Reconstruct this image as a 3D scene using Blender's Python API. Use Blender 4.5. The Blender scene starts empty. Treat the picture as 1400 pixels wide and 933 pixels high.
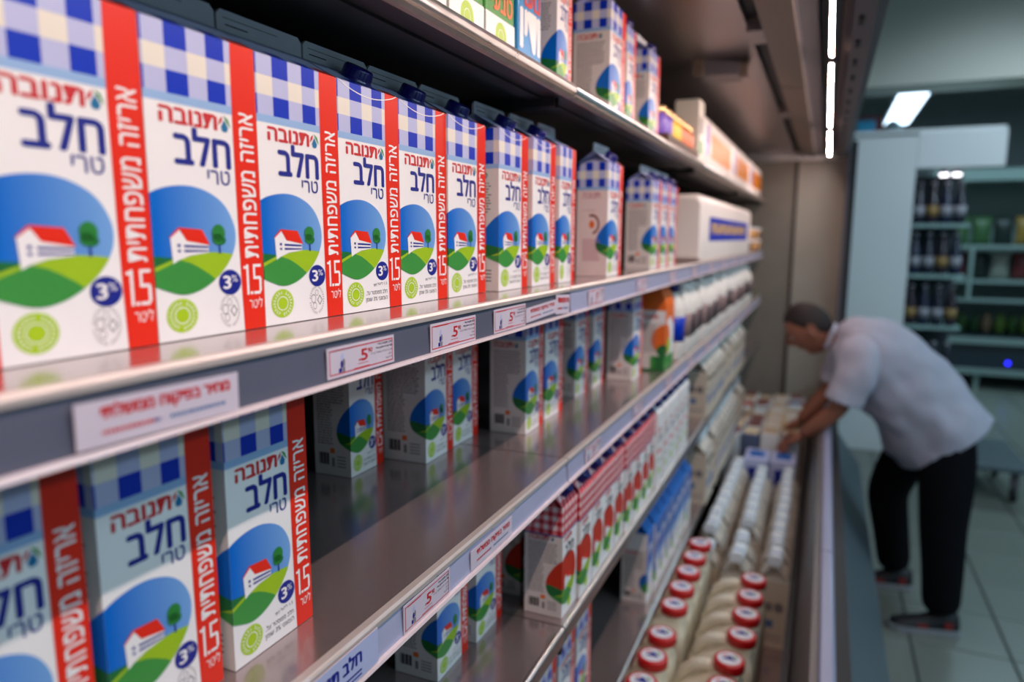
import bpy, bmesh, math, random
from mathutils import Vector, Matrix
from mathutils.geometry import tessellate_polygon
random.seed(7)
S = bpy.context.scene
C = S.collection

# ------------------------------------------------------------------ camera, world, lights, exposure
YAW, PITCH, ROLL = math.radians(23.79), math.radians(8.40), math.radians(0.225)
f_ = Vector((-math.sin(YAW)*math.cos(PITCH), math.cos(YAW)*math.cos(PITCH), -math.sin(PITCH)))
r_ = Vector((math.cos(YAW), math.sin(YAW), 0)); u_ = r_.cross(f_)
r2 = math.cos(ROLL)*r_ + math.sin(ROLL)*u_; u2 = -math.sin(ROLL)*r_ + math.cos(ROLL)*u_
cam = bpy.data.cameras.new('camera'); co = bpy.data.objects.new('camera', cam); C.objects.link(co)
m3 = Matrix((r2, u2, -f_)).transposed()
co.matrix_world = Matrix.Translation((0, 0, 1.6)) @ m3.to_4x4()
cam.sensor_width = 36; cam.lens = 966.5/1400*36; cam.clip_start = 0.02; cam.clip_end = 60
cam.dof.use_dof = True; cam.dof.focus_distance = 0.70; cam.dof.aperture_fstop = 2.9
S.camera = co
S.view_settings.view_transform = 'Standard'; S.view_settings.look = 'None'
S.view_settings.exposure = -0.12; S.view_settings.gamma = 1.0
try: S.view_settings.use_curve_mapping = False
except Exception: pass

W = bpy.data.worlds.new('world'); S.world = W; W.use_nodes = True
W.node_tree.nodes['Background'].inputs[0].default_value = (0.36, 0.58, 0.72, 1)
W.node_tree.nodes['Background'].inputs[1].default_value = 0.24
LED_POWER = 152.0
def area(name, loc, sx, sy, power, col):
    l = bpy.data.lights.new(name, 'AREA'); l.shape = 'RECTANGLE'; l.size = sx; l.size_y = sy; l.energy = power; l.color = col
    o = bpy.data.objects.new(name, l); C.objects.link(o); o.location = loc
    return o
area('store_ceiling_fill', (1.6, 2.0, 3.3), 0.5, 5.0, 32, (0.60, 0.86, 1.0))
area('store_ceiling_fill', (3.7, 1.2, 3.3), 0.6, 5.0, 115, (0.60, 0.84, 1.0))  # extra lamp out of view, added to lift the shaded carton fins
area('store_ceiling_fill', (1.9, 7.4, 3.2), 2.6, 0.9, 60, (0.55, 0.86, 1.0))

sl = bpy.data.lights.new('cabinet_fill_spot', 'SPOT'); sl.energy = 115; sl.color = (0.72, 0.88, 1.0); sl.spot_size = math.radians(58); sl.spot_blend = 0.9; sl.shadow_soft_size = 0.15  # unseen spot added only to brighten the far white cabinet
so_ = bpy.data.objects.new('cabinet_fill_spot', sl); C.objects.link(so_); so_.location = (2.0, 4.1, 3.2)
so_.rotation_euler = (Vector((0.55, 5.86, 1.75))-Vector((2.0, 4.1, 3.2))).to_track_quat('-Z', 'Y').to_euler()

# ------------------------------------------------------------------ materials
MATS = {}
def mat(name, col, rough=0.5, metal=0.0, emit=None, estr=0.0, coat=0.0, noise=0.0, scale=40.0, bump=0.0, trans=0.0, alpha=1.0, rnoise=0.0, stretch=None, spec=None):
    m = bpy.data.materials.new(name); m.use_nodes = True
    nt = m.node_tree; b = nt.nodes['Principled BSDF']
    b.inputs['Base Color'].default_value = (*col, 1); b.inputs['Roughness'].default_value = rough
    b.inputs['Metallic'].default_value = metal
    if spec is not None: b.inputs['Specular IOR Level'].default_value = spec
    if coat: b.inputs['Coat Weight'].default_value = coat; b.inputs['Coat Roughness'].default_value = 0.15
    if emit: b.inputs['Emission Color'].default_value = (*emit, 1); b.inputs['Emission Strength'].default_value = estr
    if trans: b.inputs['Transmission Weight'].default_value = trans
    if alpha < 1: b.inputs['Alpha'].default_value = alpha
    if noise or bump or rnoise:
        tc = nt.nodes.new('ShaderNodeTexCoord'); mp = nt.nodes.new('ShaderNodeMapping')
        nt.links.new(tc.outputs['Object'], mp.inputs[0])
        if stretch: mp.inputs['Scale'].default_value = stretch
        n = nt.nodes.new('ShaderNodeTexNoise'); n.inputs['Scale'].default_value = scale; n.inputs['Detail'].default_value = 4
        nt.links.new(mp.outputs[0], n.inputs['Vector'])
        if noise:
            mx = nt.nodes.new('ShaderNodeMix'); mx.data_type = 'RGBA'
            mx.inputs['A'].default_value = (*[c*(1-noise) for c in col], 1); mx.inputs['B'].default_value = (*[min(1, c*(1+noise)) for c in col], 1)
            nt.links.new(n.outputs['Fac'], mx.inputs['Factor']); nt.links.new(mx.outputs['Result'], b.inputs['Base Color'])
        if rnoise:
            mr = nt.nodes.new('ShaderNodeMapRange'); mr.inputs['To Min'].default_value = max(0.02, rough-rnoise); mr.inputs['To Max'].default_value = rough+rnoise
            nt.links.new(n.outputs['Fac'], mr.inputs['Value']); nt.links.new(mr.outputs[0], b.inputs['Roughness'])
        if bump:
            bp = nt.nodes.new('ShaderNodeBump'); bp.inputs['Strength'].default_value = bump; bp.inputs['Distance'].default_value = 0.002
            nt.links.new(n.outputs['Fac'], bp.inputs['Height']); nt.links.new(bp.outputs[0], b.inputs['Normal'])
    MATS[name] = m
    return m
def srgb(r, g, b):
    return tuple(((c/255)/12.92 if c/255 <= 0.04045 else ((c/255+0.055)/1.055)**2.4) for c in (r, g, b))

def gingham(name, base, mid, full, p=0.0175, off=(0, 0)):
    m = mat(name, base, 0.35, coat=0.3); nt = m.node_tree; b = nt.nodes['Principled BSDF']
    tc = nt.nodes.new('ShaderNodeTexCoord'); sp = nt.nodes.new('ShaderNodeSeparateXYZ'); nt.links.new(tc.outputs['Object'], sp.inputs[0])
    def M(op, a, bb=None):
        n = nt.nodes.new('ShaderNodeMath'); n.operation = op
        for i, v in enumerate((a, bb)):
            if v is None: continue
            if isinstance(v, (int, float)): n.inputs[i].default_value = v
            else: nt.links.new(v, n.inputs[i])
        return n.outputs[0]
    ax = M('GREATER_THAN', M('FRACT', M('DIVIDE', M('ADD', M('ADD', sp.outputs[0], sp.outputs[1]), 5+off[0]), 2*p)), 0.5)
    az = M('GREATER_THAN', M('FRACT', M('DIVIDE', M('ADD', sp.outputs[2], 5+off[1]), 2*p)), 0.5)
    s = M('ADD', ax, az)
    m1 = nt.nodes.new('ShaderNodeMix'); m1.data_type = 'RGBA'; m1.inputs['A'].default_value = (*base, 1); m1.inputs['B'].default_value = (*mid, 1)
    nt.links.new(M('MINIMUM', s, 1.0), m1.inputs['Factor'])
    m2 = nt.nodes.new('ShaderNodeMix'); m2.data_type = 'RGBA'; m2.inputs['B'].default_value = (*full, 1)
    nt.links.new(m1.outputs['Result'], m2.inputs['A']); nt.links.new(M('MAXIMUM', M('SUBTRACT', s, 1.0), 0.0), m2.inputs['Factor'])
    nt.links.new(m2.outputs['Result'], b.inputs['Base Color'])
    return m

CT = dict(coat=0.08, spec=0.3)
white = mat('carton_white', srgb(244, 240, 240), 0.42, noise=0.02, **CT)
cream = mat('carton_cream', srgb(236, 228, 214), 0.42, noise=0.03, **CT)
sidew = mat('carton_side_white', srgb(226, 216, 212), 0.45, noise=0.03, **CT)
lilac = mat('gingham_lilac', srgb(188, 192, 228), 0.40, noise=0.03, **CT)
cblue = mat('gingham_blue', srgb(0, 48, 186), 0.36, noise=0.03, **CT)
sband = mat('band_blue', srgb(150, 184, 226), 0.40, noise=0.03, **CT)
red = mat('carton_red', srgb(232, 44, 22), 0.36, noise=0.04, scale=12, **CT)
navy = mat('ink_navy', srgb(8, 26, 138), 0.45, noise=0.02)
inkred = mat('ink_red', srgb(205, 30, 38), 0.45, noise=0.02)
ink = mat('ink_dark', srgb(50, 44, 52), 0.5, noise=0.02)
inkgrey = mat('ink_grey', srgb(132, 122, 124), 0.5, noise=0.02)
greenD = mat('hill_dark_green', srgb(22, 110, 50), 0.4, noise=0.15, scale=15)
greenM = mat('hill_green', srgb(58, 146, 60), 0.4, noise=0.15, scale=15)
greenL = mat('hill_light_green', srgb(158, 194, 20), 0.4, noise=0.18, scale=12)
tree_g = mat('printed_tree_green', srgb(40, 130, 50), 0.4, noise=0.15, scale=60)
lime = mat('seal_lime', srgb(170, 205, 20), 0.4, noise=0.02)
orange = mat('printed_orange', srgb(240, 110, 30), 0.4, noise=0.05)
teal = mat('logo_teal', srgb(10, 110, 160), 0.4, noise=0.05)
pinkw = mat('carton_pink_side', srgb(240, 214, 212), 0.45, noise=0.03, **CT)
pinkink = mat('ink_pink', srgb(196, 120, 134), 0.5, noise=0.03)
brownink = mat('ink_brown', srgb(150, 84, 76), 0.5, noise=0.03)
capblue = mat('cap_navy', srgb(24, 18, 112), 0.28, noise=0.05, coat=0.4)
fin_m = mat('carton_fin', srgb(232, 234, 242), 0.5, noise=0.06, scale=60)
redging = gingham('red_gingham', srgb(250, 232, 230), srgb(232, 120, 130), srgb(196, 20, 44), 0.0075)
blueging = gingham('blue_gingham', srgb(238, 232, 232), srgb(176, 182, 222), srgb(20, 50, 160), 0.0165, (0.004, 0.007))

def skymat(name, lo, hi, z0, z1):
    m = mat(name, lo, 0.38, **CT); nt = m.node_tree; b = nt.nodes['Principled BSDF']
    tc = nt.nodes.new('ShaderNodeTexCoord'); sp = nt.nodes.new('ShaderNodeSeparateXYZ'); nt.links.new(tc.outputs['Object'], sp.inputs[0])
    mr = nt.nodes.new('ShaderNodeMapRange'); mr.inputs['From Min'].default_value = z0; mr.inputs['From Max'].default_value = z1
    nt.links.new(sp.outputs[1], mr.inputs['Value'])
    mx = nt.nodes.new('ShaderNodeMix'); mx.data_type = 'RGBA'; mx.inputs['A'].default_value = (*lo, 1); mx.inputs['B'].default_value = (*hi, 1)
    nt.links.new(mr.outputs[0], mx.inputs['Factor']); nt.links.new(mx.outputs['Result'], b.inputs['Base Color'])
    return m
sky = skymat('printed_sky', srgb(0, 104, 204), srgb(124, 172, 226), -0.045, 0.030)

steel = mat('shelf_steel', (0.44, 0.34, 0.335), 0.21, 0.72, noise=0.05, scale=14, rnoise=0.05, coat=0.6)
steel_l = mat('light_steel', (0.62, 0.60, 0.60), 0.3, 1.0, noise=0.1, scale=25, rnoise=0.08)
chrome = mat('chrome_lip', (0.72, 0.68, 0.67), 0.30, 1.0, noise=0.12, scale=30, rnoise=0.08)
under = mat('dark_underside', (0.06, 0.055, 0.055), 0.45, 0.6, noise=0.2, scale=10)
rust = mat('worn_beige_edge', srgb(176, 158, 146), 0.5, 0.1, noise=0.35, scale=35, bump=0.1)
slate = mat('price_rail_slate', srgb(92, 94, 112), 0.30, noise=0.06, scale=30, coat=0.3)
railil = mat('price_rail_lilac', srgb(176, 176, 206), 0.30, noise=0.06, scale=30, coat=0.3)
lipg = mat('aluminium_lip', srgb(206, 192, 188), 0.38, 0.35, noise=0.1, scale=40)
lipm = mat('clear_lip', srgb(226, 206, 210), 0.25, noise=0.04, coat=0.5)
paper = mat('tag_paper', srgb(214, 200, 214), 0.45, noise=0.03)
tornp = mat('torn_paper', srgb(216, 196, 184), 0.7, noise=0.15, scale=60)
blackp = mat('black_plastic', (0.012, 0.012, 0.014), 0.5, noise=0.2)
backm = mat('case_back_panel', (0.055, 0.055, 0.06), 0.5, 0.2, noise=0.1)
canopy_b = mat('canopy_beige', srgb(100, 84, 72), 0.5, noise=0.12, scale=6)
canopy_g = mat('canopy_grey', srgb(96, 90, 96), 0.45, noise=0.1, scale=6)
canopy_k = mat('canopy_slot', (0.008, 0.007, 0.008), 0.6, noise=0.1)
ceilm = mat('case_ceiling_sheet', srgb(150, 140, 138), 0.35, 0.75, noise=0.2, scale=5, rnoise=0.1)
endb = mat('end_panel_beige', srgb(170, 162, 150), 0.45, noise=0.14, scale=6)
endk = mat('end_panel_brown', srgb(132, 124, 114), 0.5, noise=0.14, scale=6)
bump_m = mat('bumper_pale', srgb(158, 158, 186), 0.3, noise=0.05, scale=8, coat=0.3)
plinth_m = mat('plinth_blue_grey', srgb(88, 100, 108), 0.4, noise=0.1, scale=8)
brownm = mat('well_wall_grey', srgb(112, 106, 106), 0.4, 0.3, noise=0.1, scale=8)

# ------------------------------------------------------------------ mesh builder
class MB:
    def __init__(s): s.v = []; s.f = []; s.mi = []; s.ms = []; s.sm = []
    def m(s, mt):
        if mt not in s.ms: s.ms.append(mt)
        return s.ms.index(mt)
    def face(s, pts, mt, smooth=False):
        i = len(s.v); s.v += [tuple(p) for p in pts]; s.f.append(tuple(range(i, i+len(pts)))); s.mi.append(s.m(mt)); s.sm.append(smooth)
    def grid(s, rings, mt, closed=True, caps=True, smooth=True, capmat=None):
        i0 = len(s.v); n = len(rings[0]); k = s.m(mt)
        for r in rings: s.v += [tuple(p) for p in r]
        for a in range(len(rings)-1):
            for b in range(n if closed else n-1):
                c = (b+1) % n
                s.f.append((i0+a*n+b, i0+a*n+c, i0+(a+1)*n+c, i0+(a+1)*n+b)); s.mi.append(k); s.sm.append(smooth)
        if caps:
            kc = s.m(capmat) if capmat else k
            s.f.append(tuple(i0+b for b in reversed(range(n)))); s.mi.append(kc); s.sm.append(False)
            s.f.append(tuple(i0+(len(rings)-1)*n+b for b in range(n))); s.mi.append(kc); s.sm.append(False)
    def box(s, x0, x1, y0, y1, z0, z1, mt):
        P = [(x0,y0,z0),(x1,y0,z0),(x1,y1,z0),(x0,y1,z0),(x0,y0,z1),(x1,y0,z1),(x1,y1,z1),(x0,y1,z1)]
        i = len(s.v); s.v += P; k = s.m(mt)
        for q in ((0,3,2,1),(4,5,6,7),(0,1,5,4),(1,2,6,5),(2,3,7,6),(3,0,4,7)):
            s.f.append(tuple(i+a for a in q)); s.mi.append(k); s.sm.append(False)
    def lathe(s, prof, c, mt, n=20, axis=Vector((0,0,1)), mats=None):
        ax = axis.normalized(); a = ax.orthogonal().normalized(); b = ax.cross(a); c = Vector(c)
        rings = [[c + ax*h + (a*math.cos(2*math.pi*i/n)+b*math.sin(2*math.pi*i/n))*max(r, 1e-5) for i in range(n)] for r, h in prof]
        if mats:
            for j in range(len(rings)-1): s.grid(rings[j:j+2], mats[j], caps=False)
        else: s.grid(rings, mt, caps=True)
    def tube(s, pts, r, mt, n=8):
        pts = [Vector(p) for p in pts]; rings = []
        for i, p in enumerate(pts):
            d = (pts[min(i+1, len(pts)-1)] - pts[max(i-1, 0)]).normalized()
            a = d.cross(Vector((0.123, 0.2, 0.97))).normalized()
            b = d.cross(a); rr = r[i] if isinstance(r, (list, tuple)) else r
            rings.append([p + (a*math.cos(2*math.pi*j/n)+b*math.sin(2*math.pi*j/n))*rr for j in range(n)])
        s.grid(rings, mt)
    def extrude_y(s, prof, y0, y1, mt, smooth=False, closed=True):
        s.grid([[(x, y0, z) for x, z in prof], [(x, y1, z) for x, z in prof]], mt, closed=closed, caps=closed, smooth=smooth)
    def mesh(s, name, recalc=False):
        me = bpy.data.meshes.new(name); me.from_pydata(s.v, [], s.f)
        for m in s.ms: me.materials.append(m)
        me.polygons.foreach_set('material_index', s.mi); me.polygons.foreach_set('use_smooth', s.sm)
        me.update()
        if recalc:
            bm = bmesh.new(); bm.from_mesh(me); bmesh.ops.recalc_face_normals(bm, faces=bm.faces); bm.to_mesh(me); bm.free()
        return me
    def build(s, name, parent=None, recalc=True, loc=None, bevel=0.0):
        o = bpy.data.objects.new(name, s.mesh(name, recalc)); C.objects.link(o)
        if parent: o.parent = parent
        if loc: o.location = loc
        if bevel:
            b = o.modifiers.new('bevel', 'BEVEL'); b.width = bevel; b.segments = 2; b.limit_method = 'ANGLE'
        return o
def tag(o, label=None, cat=None, group=None, kind=None):
    if label: o['label'] = label
    if cat: o['category'] = cat
    if group: o['group'] = group
    if kind: o['kind'] = kind
    return o
def empty(name, loc=(0, 0, 0), rz=0.0, label=None, cat=None, group=None, kind=None):
    o = bpy.data.objects.new(name, None); C.objects.link(o); o.location = loc; o.rotation_euler = (0, 0, rz); o.empty_display_size = 0.05
    return tag(o, label, cat, group, kind)
def dup(root, loc, rz=0.0, label=None, group=None, sc=None):
    r = root.copy(); C.objects.link(r); r.location = loc; r.rotation_euler = (0, 0, rz)
    if sc: r.scale = sc
    if label: r['label'] = label
    if group: r['group'] = group
    for ch in KIDS[root.name]:
        c = ch.copy(); C.objects.link(c); c.parent = r
        for g in KIDS.get(ch.name, []):
            d = g.copy(); C.objects.link(d); d.parent = c
    return r
KIDS = {}
def reg(root, *kids): KIDS[root.name] = list(kids)
ORD = ['nearest', 'second', 'third', 'fourth', 'fifth', 'sixth', 'seventh', 'eighth', 'ninth', 'tenth', 'eleventh', 'twelfth', 'thirteenth', 'fourteenth', 'fifteenth', 'sixteenth', 'seventeenth', 'eighteenth', 'nineteenth', 'twentieth', 'twenty-first', 'twenty-second', 'twenty-third', 'twenty-fourth']

# ------------------------------------------------------------------ flat print helpers
_tc = {}
def text_tris(txt, bold=0.0):
    """triangles of a text scaled to a unit box (0..1, 0..1), plus its aspect"""
    key = (txt, bold)
    if key in _tc: return _tc[key]
    cu = bpy.data.curves.new('t', 'FONT'); cu.body = txt; cu.offset = bold; cu.resolution_u = 3
    o = bpy.data.objects.new('t', cu); C.objects.link(o)
    bpy.context.view_layer.update()
    me = bpy.data.meshes.new_from_object(o.evaluated_get(bpy.context.evaluated_depsgraph_get()))
    me.calc_loop_triangles()
    P = [[(me.vertices[i].co.x, me.vertices[i].co.y) for i in t.vertices] for t in me.loop_triangles]
    xs = [p[0] for t in P for p in t] or [0, 1]; ys = [p[1] for t in P for p in t] or [0, 1]
    x0, x1, y0, y1 = min(xs), max(xs), min(ys), max(ys)
    T = [[((a-x0)/(x1-x0), (b-y0)/(y1-y0)) for a, b in t] for t in P]
    bpy.data.objects.remove(o); bpy.data.curves.remove(cu); bpy.data.meshes.remove(me)
    _tc[key] = T
    return T
def heb(s): return s[::-1]
def ell(cx, cy, rx, ry, n=24, a0=0, a1=360):
    return [(cx+rx*math.cos(math.radians(a0+(a1-a0)*i/n)), cy+ry*math.sin(math.radians(a0+(a1-a0)*i/n))) for i in range(n)]
def clip(poly, a, b, c):
    """keep a*x+b*y+c >= 0"""
    out = []
    for i in range(len(poly)):
        p, q = poly[i], poly[(i+1) % len(poly)]
        dp, dq = a*p[0]+b*p[1]+c, a*q[0]+b*q[1]+c
        if dp >= 0: out.append(p)
        if (dp >= 0) != (dq >= 0):
            t = dp/(dp-dq); out.append((p[0]+(q[0]-p[0])*t, p[1]+(q[1]-p[1])*t))
    return out
def clip_convex(poly, cv):
    for i in range(len(cv)):
        (x0, y0), (x1, y1) = cv[i], cv[(i+1) % len(cv)]
        poly = clip(poly, -(y1-y0), (x1-x0), (y1-y0)*x0-(x1-x0)*y0)
        if len(poly) < 3: return []
    return poly
def hull(pts):
    pts = sorted(set(pts))
    def half(ps):
        h = []
        for p in ps:
            while len(h) >= 2 and (h[-1][0]-h[-2][0])*(p[1]-h[-2][1])-(h[-1][1]-h[-2][1])*(p[0]-h[-2][0]) <= 0: h.pop()
            h.append(p)
        return h
    a = half(pts); b = half(pts[::-1]); return a[:-1]+b[:-1]

class Print:
    """flat print wrapped round the near vertical edge of a carton: x>=0 on the front (+X) face, x<0 on the near (-Y) side"""
    def __init__(s, mb, Wd, D): s.mb = mb; s.W = Wd; s.D = D
    def put(s, poly, mt, lay, tri=False):
        e = 0.00012*lay
        for sign in (1, -1):
            q = clip(poly, sign, 0, 0)
            if len(q) < 3: continue
            if sign == 1: s.tess(q, lambda p: (s.D/2+e, -s.W/2+p[0], p[1]), mt, tri)
            else: s.tess(q, lambda p: (s.D/2+p[0], -s.W/2-e, p[1]), mt, tri)
    def tess(s, q, fn, mt, tri):
        if tri or len(q) <= 4:
            s.mb.face([fn(p) for p in q], mt); return
        for t in tessellate_polygon([[Vector((p[0], p[1], 0)) for p in q]]):
            s.mb.face([fn(q[i]) for i in t], mt)
    def rect(s, x0, x1, z0, z1, mt, lay): s.put([(x0, z0), (x1, z0), (x1, z1), (x0, z1)], mt, lay)
    def text(s, txt, x0, x1, z0, z1, mt, lay, bold=0.01, rot=False):
        T = text_tris(txt); a = (x1-x0) if rot else (z1-z0); d = abs(a)*bold*1.6
        sh = [(0, 0)] if d < 1e-6 else [(-d, 0), (d, 0), (0, d*.6), (0, -d*.6)]
        for k, (dx, dz) in enumerate(sh):
            for ti, t in enumerate(T):
                if rot: q = [(x1-(x1-x0)*v+dx, z0+(z1-z0)*u+dz) for u, v in t]
                else: q = [(x0+(x1-x0)*u+dx, z0+(z1-z0)*v+dz) for u, v in t]
                s.put(q, mt, lay+.26*k+.035*(ti % 7), True)

def logo(P, x0, x1, z0, z1, lay):
    cx, w, h = (x0+x1)/2, x1-x0, z1-z0
    P.put([(cx, z0+h*.75), (cx+w*.28, z0+h*.3), (cx+w*.2, z0+h*.05), (cx, z0), (cx-w*.2, z0+h*.05), (cx-w*.28, z0+h*.3)], teal, lay)
    P.put([(cx-w*.05, z1), (cx+w*.3, z0+h*.8), (cx+w*.5, z0+h*.3), (cx+w*.3, z0+h*.45), (cx+w*.05, z0+h*.8)], greenM, lay)
    P.put([(x0, z0+h*.35), (x0+w*.12, z0+h*.75), (cx-w*.12, z1-h*.05), (cx-w*.2, z0+h*.6)], inkred, lay)

def seal(P, cx, cz, rx, ry, lay, full=True):
    P.put(ell(cx, cz, rx, ry, 28), lime, lay)
    def ringp(f1, f2, mt, ly, n=24):
        a = ell(cx, cz, rx*f1, ry*f1, n); b = ell(cx, cz, rx*f2, ry*f2, n)
        for i in range(n): j = (i+1) % n; P.put([a[i], a[j], b[j], b[i]], mt, ly)
    ringp(.50, .44, white, lay+1)
    if full:
        for i in range(22):     # lettering round the rim
            if i in (5, 16): continue
            a = 2*math.pi*i/22; ca, sa = math.cos(a), math.sin(a)
            def q(r, t): return (cx+rx*(ca*r-sa*t), cz+ry*(sa*r+ca*t))
            P.put([q(.66, -.06), q(.66, .055), q(.71, .055), q(.71, -.06)], white, lay+1)
            P.put([q(.66, -.06), q(.86, -.06), q(.86, -.015), q(.66, -.015)], white, lay+1)
            if i % 3: P.put([q(.82, -.06), q(.82, .06), q(.86, .06), q(.86, -.06)], white, lay+1)
def kosher(P, cx, cz, rx, ry, lay):
    n = 34
    for i in range(n):
        if i % 9 == 8: continue
        a = 2*math.pi*i/n; ca, sa = math.cos(a), math.sin(a)
        def q(r, t): return (cx+rx*(ca*r-sa*t), cz+ry*(sa*r+ca*t))
        P.put([q(.82, -.02), q(1, -.02), q(1, .03), q(.82, .03)], inkgrey, lay)
    def loop(x, z, rr, m, k=0.18, nn=12):
        a = ell(x, z, rx*rr, ry*rr, nn); b = ell(x, z, rx*rr*(1-k), ry*rr*(1-k), nn)
        for i in range(nn): j = (i+1) % nn; P.put([a[i], a[j], b[j], b[i]], m, lay)
    loop(cx-rx*.45, cz+ry*.1, .32, inkgrey); loop(cx-rx*.3, cz-ry*.4, .25, inkgrey); loop(cx+rx*.4, cz-ry*.02, .36, ink, .22, 4); loop(cx, cz+ry*.5, .22, inkgrey)

EGG = [(0,.474),(.1,.492),(.25,.504),(.4,.501),(.55,.477),(.65,.442),(.715,.39),(.735,.345),(.715,.295),(.65,.248),(.55,.203),(.42,.166),(.3,.149),(.2,.147),(.1,.161),(0,.193),
       (-.09,.197),(-.18,.210),(-.25,.238),(-.285,.278),(-.28,.320),(-.235,.368),(-.15,.418),(-.07,.452)]
def landscape(P, Wd, H, skym=None, sc=1.0, detail=True):
    if sc != 1.0:
        class Scaled:
            def put(_, poly, mt, lay, tri=False): P.put([(.08*Wd+(x-.08*Wd)*sc, .31*H+(y-.31*H)*sc) for x, y in poly], mt, lay, tri)
        return landscape(Scaled(), Wd, H, skym, 1.0, detail)
    skym = skym or sky
    cv = hull([(a*Wd, b*H) for a, b in EGG])
    for _ in range(2): cv = [q for i in range(len(cv)) for q in [(cv[i][0]*.75+cv[(i+1) % len(cv)][0]*.25, cv[i][1]*.75+cv[(i+1) % len(cv)][1]*.25), (cv[i][0]*.25+cv[(i+1) % len(cv)][0]*.75, cv[i][1]*.25+cv[(i+1) % len(cv)][1]*.75)]]
    def hill(pts, mt, lay):
        pl = [(a*Wd, b*H) for a, b in pts]
        q = clip_convex(pl, cv)
        if len(q) > 2: P.put(q, mt, lay)
    P.put(cv, skym, 1)
    hill([(-.5,.300),(-.2,.295),(0,.276),(.3,.262),(.3,.1),(-.5,.1)], greenD, 2)
    crest = [(-.1,.225),(.0,.240),(.1,.256),(.2,.270),(.32,.281),(.45,.286),(.58,.284),(.8,.27)]
    hill(crest+[(.8,.1),(-.1,.1)], greenL, 3)
    for i in range(1):
        hill([(-.5,.22),(-.1,.222),(0,.226),(.12,.247),(.2,.262),(.3,.250),(.38,.232),(.46,.21),(.53,.185),(.6,.1),(-.5,.1)], greenM, 4)
    if detail:
        k = lambda pts: [(a*Wd, b*H) for a, b in pts]
        P.put(k([(.555,.28),(.572,.28),(.568,.35),(.560,.35)]), navy, 5)
        P.put(ell(.560*Wd, .350*H, .062*Wd, .030*H, 14), tree_g, 6); P.put(ell(.572*Wd, .326*H, .055*Wd, .018*H, 12), greenD, 5); P.put(ell(.550*Wd, .33*H, .05*Wd, .02*H, 12), tree_g, 6)
    k = lambda pts: [(a*Wd, b*H) for a, b in pts]
    P.put(k([(.135,.336),(.205,.364),(.27,.326),(.46,.312),(.46,.284),(.30,.276),(.20,.262),(.148,.25)]), white, 5)
    P.put(k([(.205,.367),(.41,.361),(.474,.309),(.27,.324)]), red, 6)
    P.put(k([(.205,.367),(.125,.334),(.137,.334),(.21,.358)]), red, 6)
    if detail:
        P.put(k([(.19,.314),(.215,.314),(.215,.304),(.19,.304)]), navy, 6); P.put(k([(.245,.311),(.455,.306),(.455,.299),(.245,.303)]), navy, 6)
        P.put(k([(.19,.296),(.215,.295),(.215,.286),(.19,.288)]), navy, 6); P.put(k([(.245,.295),(.455,.292),(.455,.287),(.245,.287)]), navy, 6)

def milk_print(P, Wd, H, kind):
    xr = .762*Wd
    P.rect(0, Wd, 0, .758*H, white, 0.3)
    P.rect(0, xr, .758*H, .786*H, sband, 1)
    cols = [(0, .015, 1), (.015, .188, 0), (.188, .371, 1), (.371, .536, 0), (.536, .704, 1), (.704, .762, 0)]
    rows = [(.786, .857, 1), (.857, .927, 0), (.927, 1.0, 1)]
    for a, b, cs in cols:
        for c, d, rs in rows:
            P.rect(a*Wd, b*Wd, c*H, d*H, cblue if cs and rs else (lilac if cs or rs else cream), 1)
    # red strip with a slightly bowed edge
    bow = [(.776, 0), (.764, .18), (.757, .4), (.752, .7), (.756, .9), (.762, 1.0)]
    for (a, t0), (b, t1) in zip(bow[:-1], bow[1:]):
        P.put([(a*Wd, t0*H), (Wd, t0*H), (Wd, t1*H), (b*Wd, t1*H)], red, 2)
    P.text(heb('אריזה משפחתית'), .815*Wd, .955*Wd, .262*H, .772*H, white, 3, 0.012, True)
    for bx in ((.15,.27,0,1), (.0,.15,.86,.95), (.34,.48,0,.10), (.53,.64,.50,1), (.53,.98,.905,1), (.53,.90,.50,.595), (.86,.99,.10,.53), (.86,.95,.05,.58), (.54,.90,0,.095)):
        P.rect((.79+.185*bx[0])*Wd, (.79+.185*bx[1])*Wd, (.128+.110*bx[2])*H, (.128+.110*bx[3])*H, white, 3+.15*(bx[0]+bx[3]))
    P.text(heb('ליטר'), .835*Wd, .975*Wd, .076*H, .116*H, white, 3, 0.0)
    P.text(heb('תנובה'), .115*Wd, .60*Wd, .697*H, .745*H, inkred, 2, 0.045)
    P.text("'", .585*Wd, .605*Wd, .715*H, .742*H, inkred, 2, 0.02)
    logo(P, .615*Wd, .735*Wd, .694*H, .750*H, 2)
    P.text(heb('חלב'), .225*Wd, .71*Wd, .572*H, .690*H, navy, 2, 0.025)
    P.text(heb('טרי'), .493*Wd, .70*Wd, .514*H, .562*H, navy, 2, 0.010)
    landscape(P, Wd, H)
    P.put(ell(.65*Wd, .178*H, .0107, .0093, 26), navy, 2)
    P.text('3', .585*Wd, .655*Wd, .156*H, .201*H, white, 3, 0.03); P.text('%', .665*Wd, .725*Wd, .178*H, .203*H, white, 3, 0.0)
    seal(P, .20*Wd, .080*H, .0130, .0117, 2)
    if kind == 'seal': kosher(P, .635*Wd, .078*H, .0096, .0125, 2)
    else:
        P.text(heb('ליטר')+' 1.5', .56*Wd, .73*Wd, .112*H, .126*H, ink, 2, 0.0)
        P.text(heb('לתר'), .49*Wd, .555*Wd, .108*H, .122*H, ink, 2, 0.0)
        P.text(heb('חלב מפוסטר על,'), .37*Wd, .735*Wd, .068*H, .092*H, ink, 2, 0.0)
        P.text(heb('הומוגני 3% שומן').replace('%3', '3%'), .36*Wd, .735*Wd, .034*H, .060*H, ink, 2, 0.0)

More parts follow.
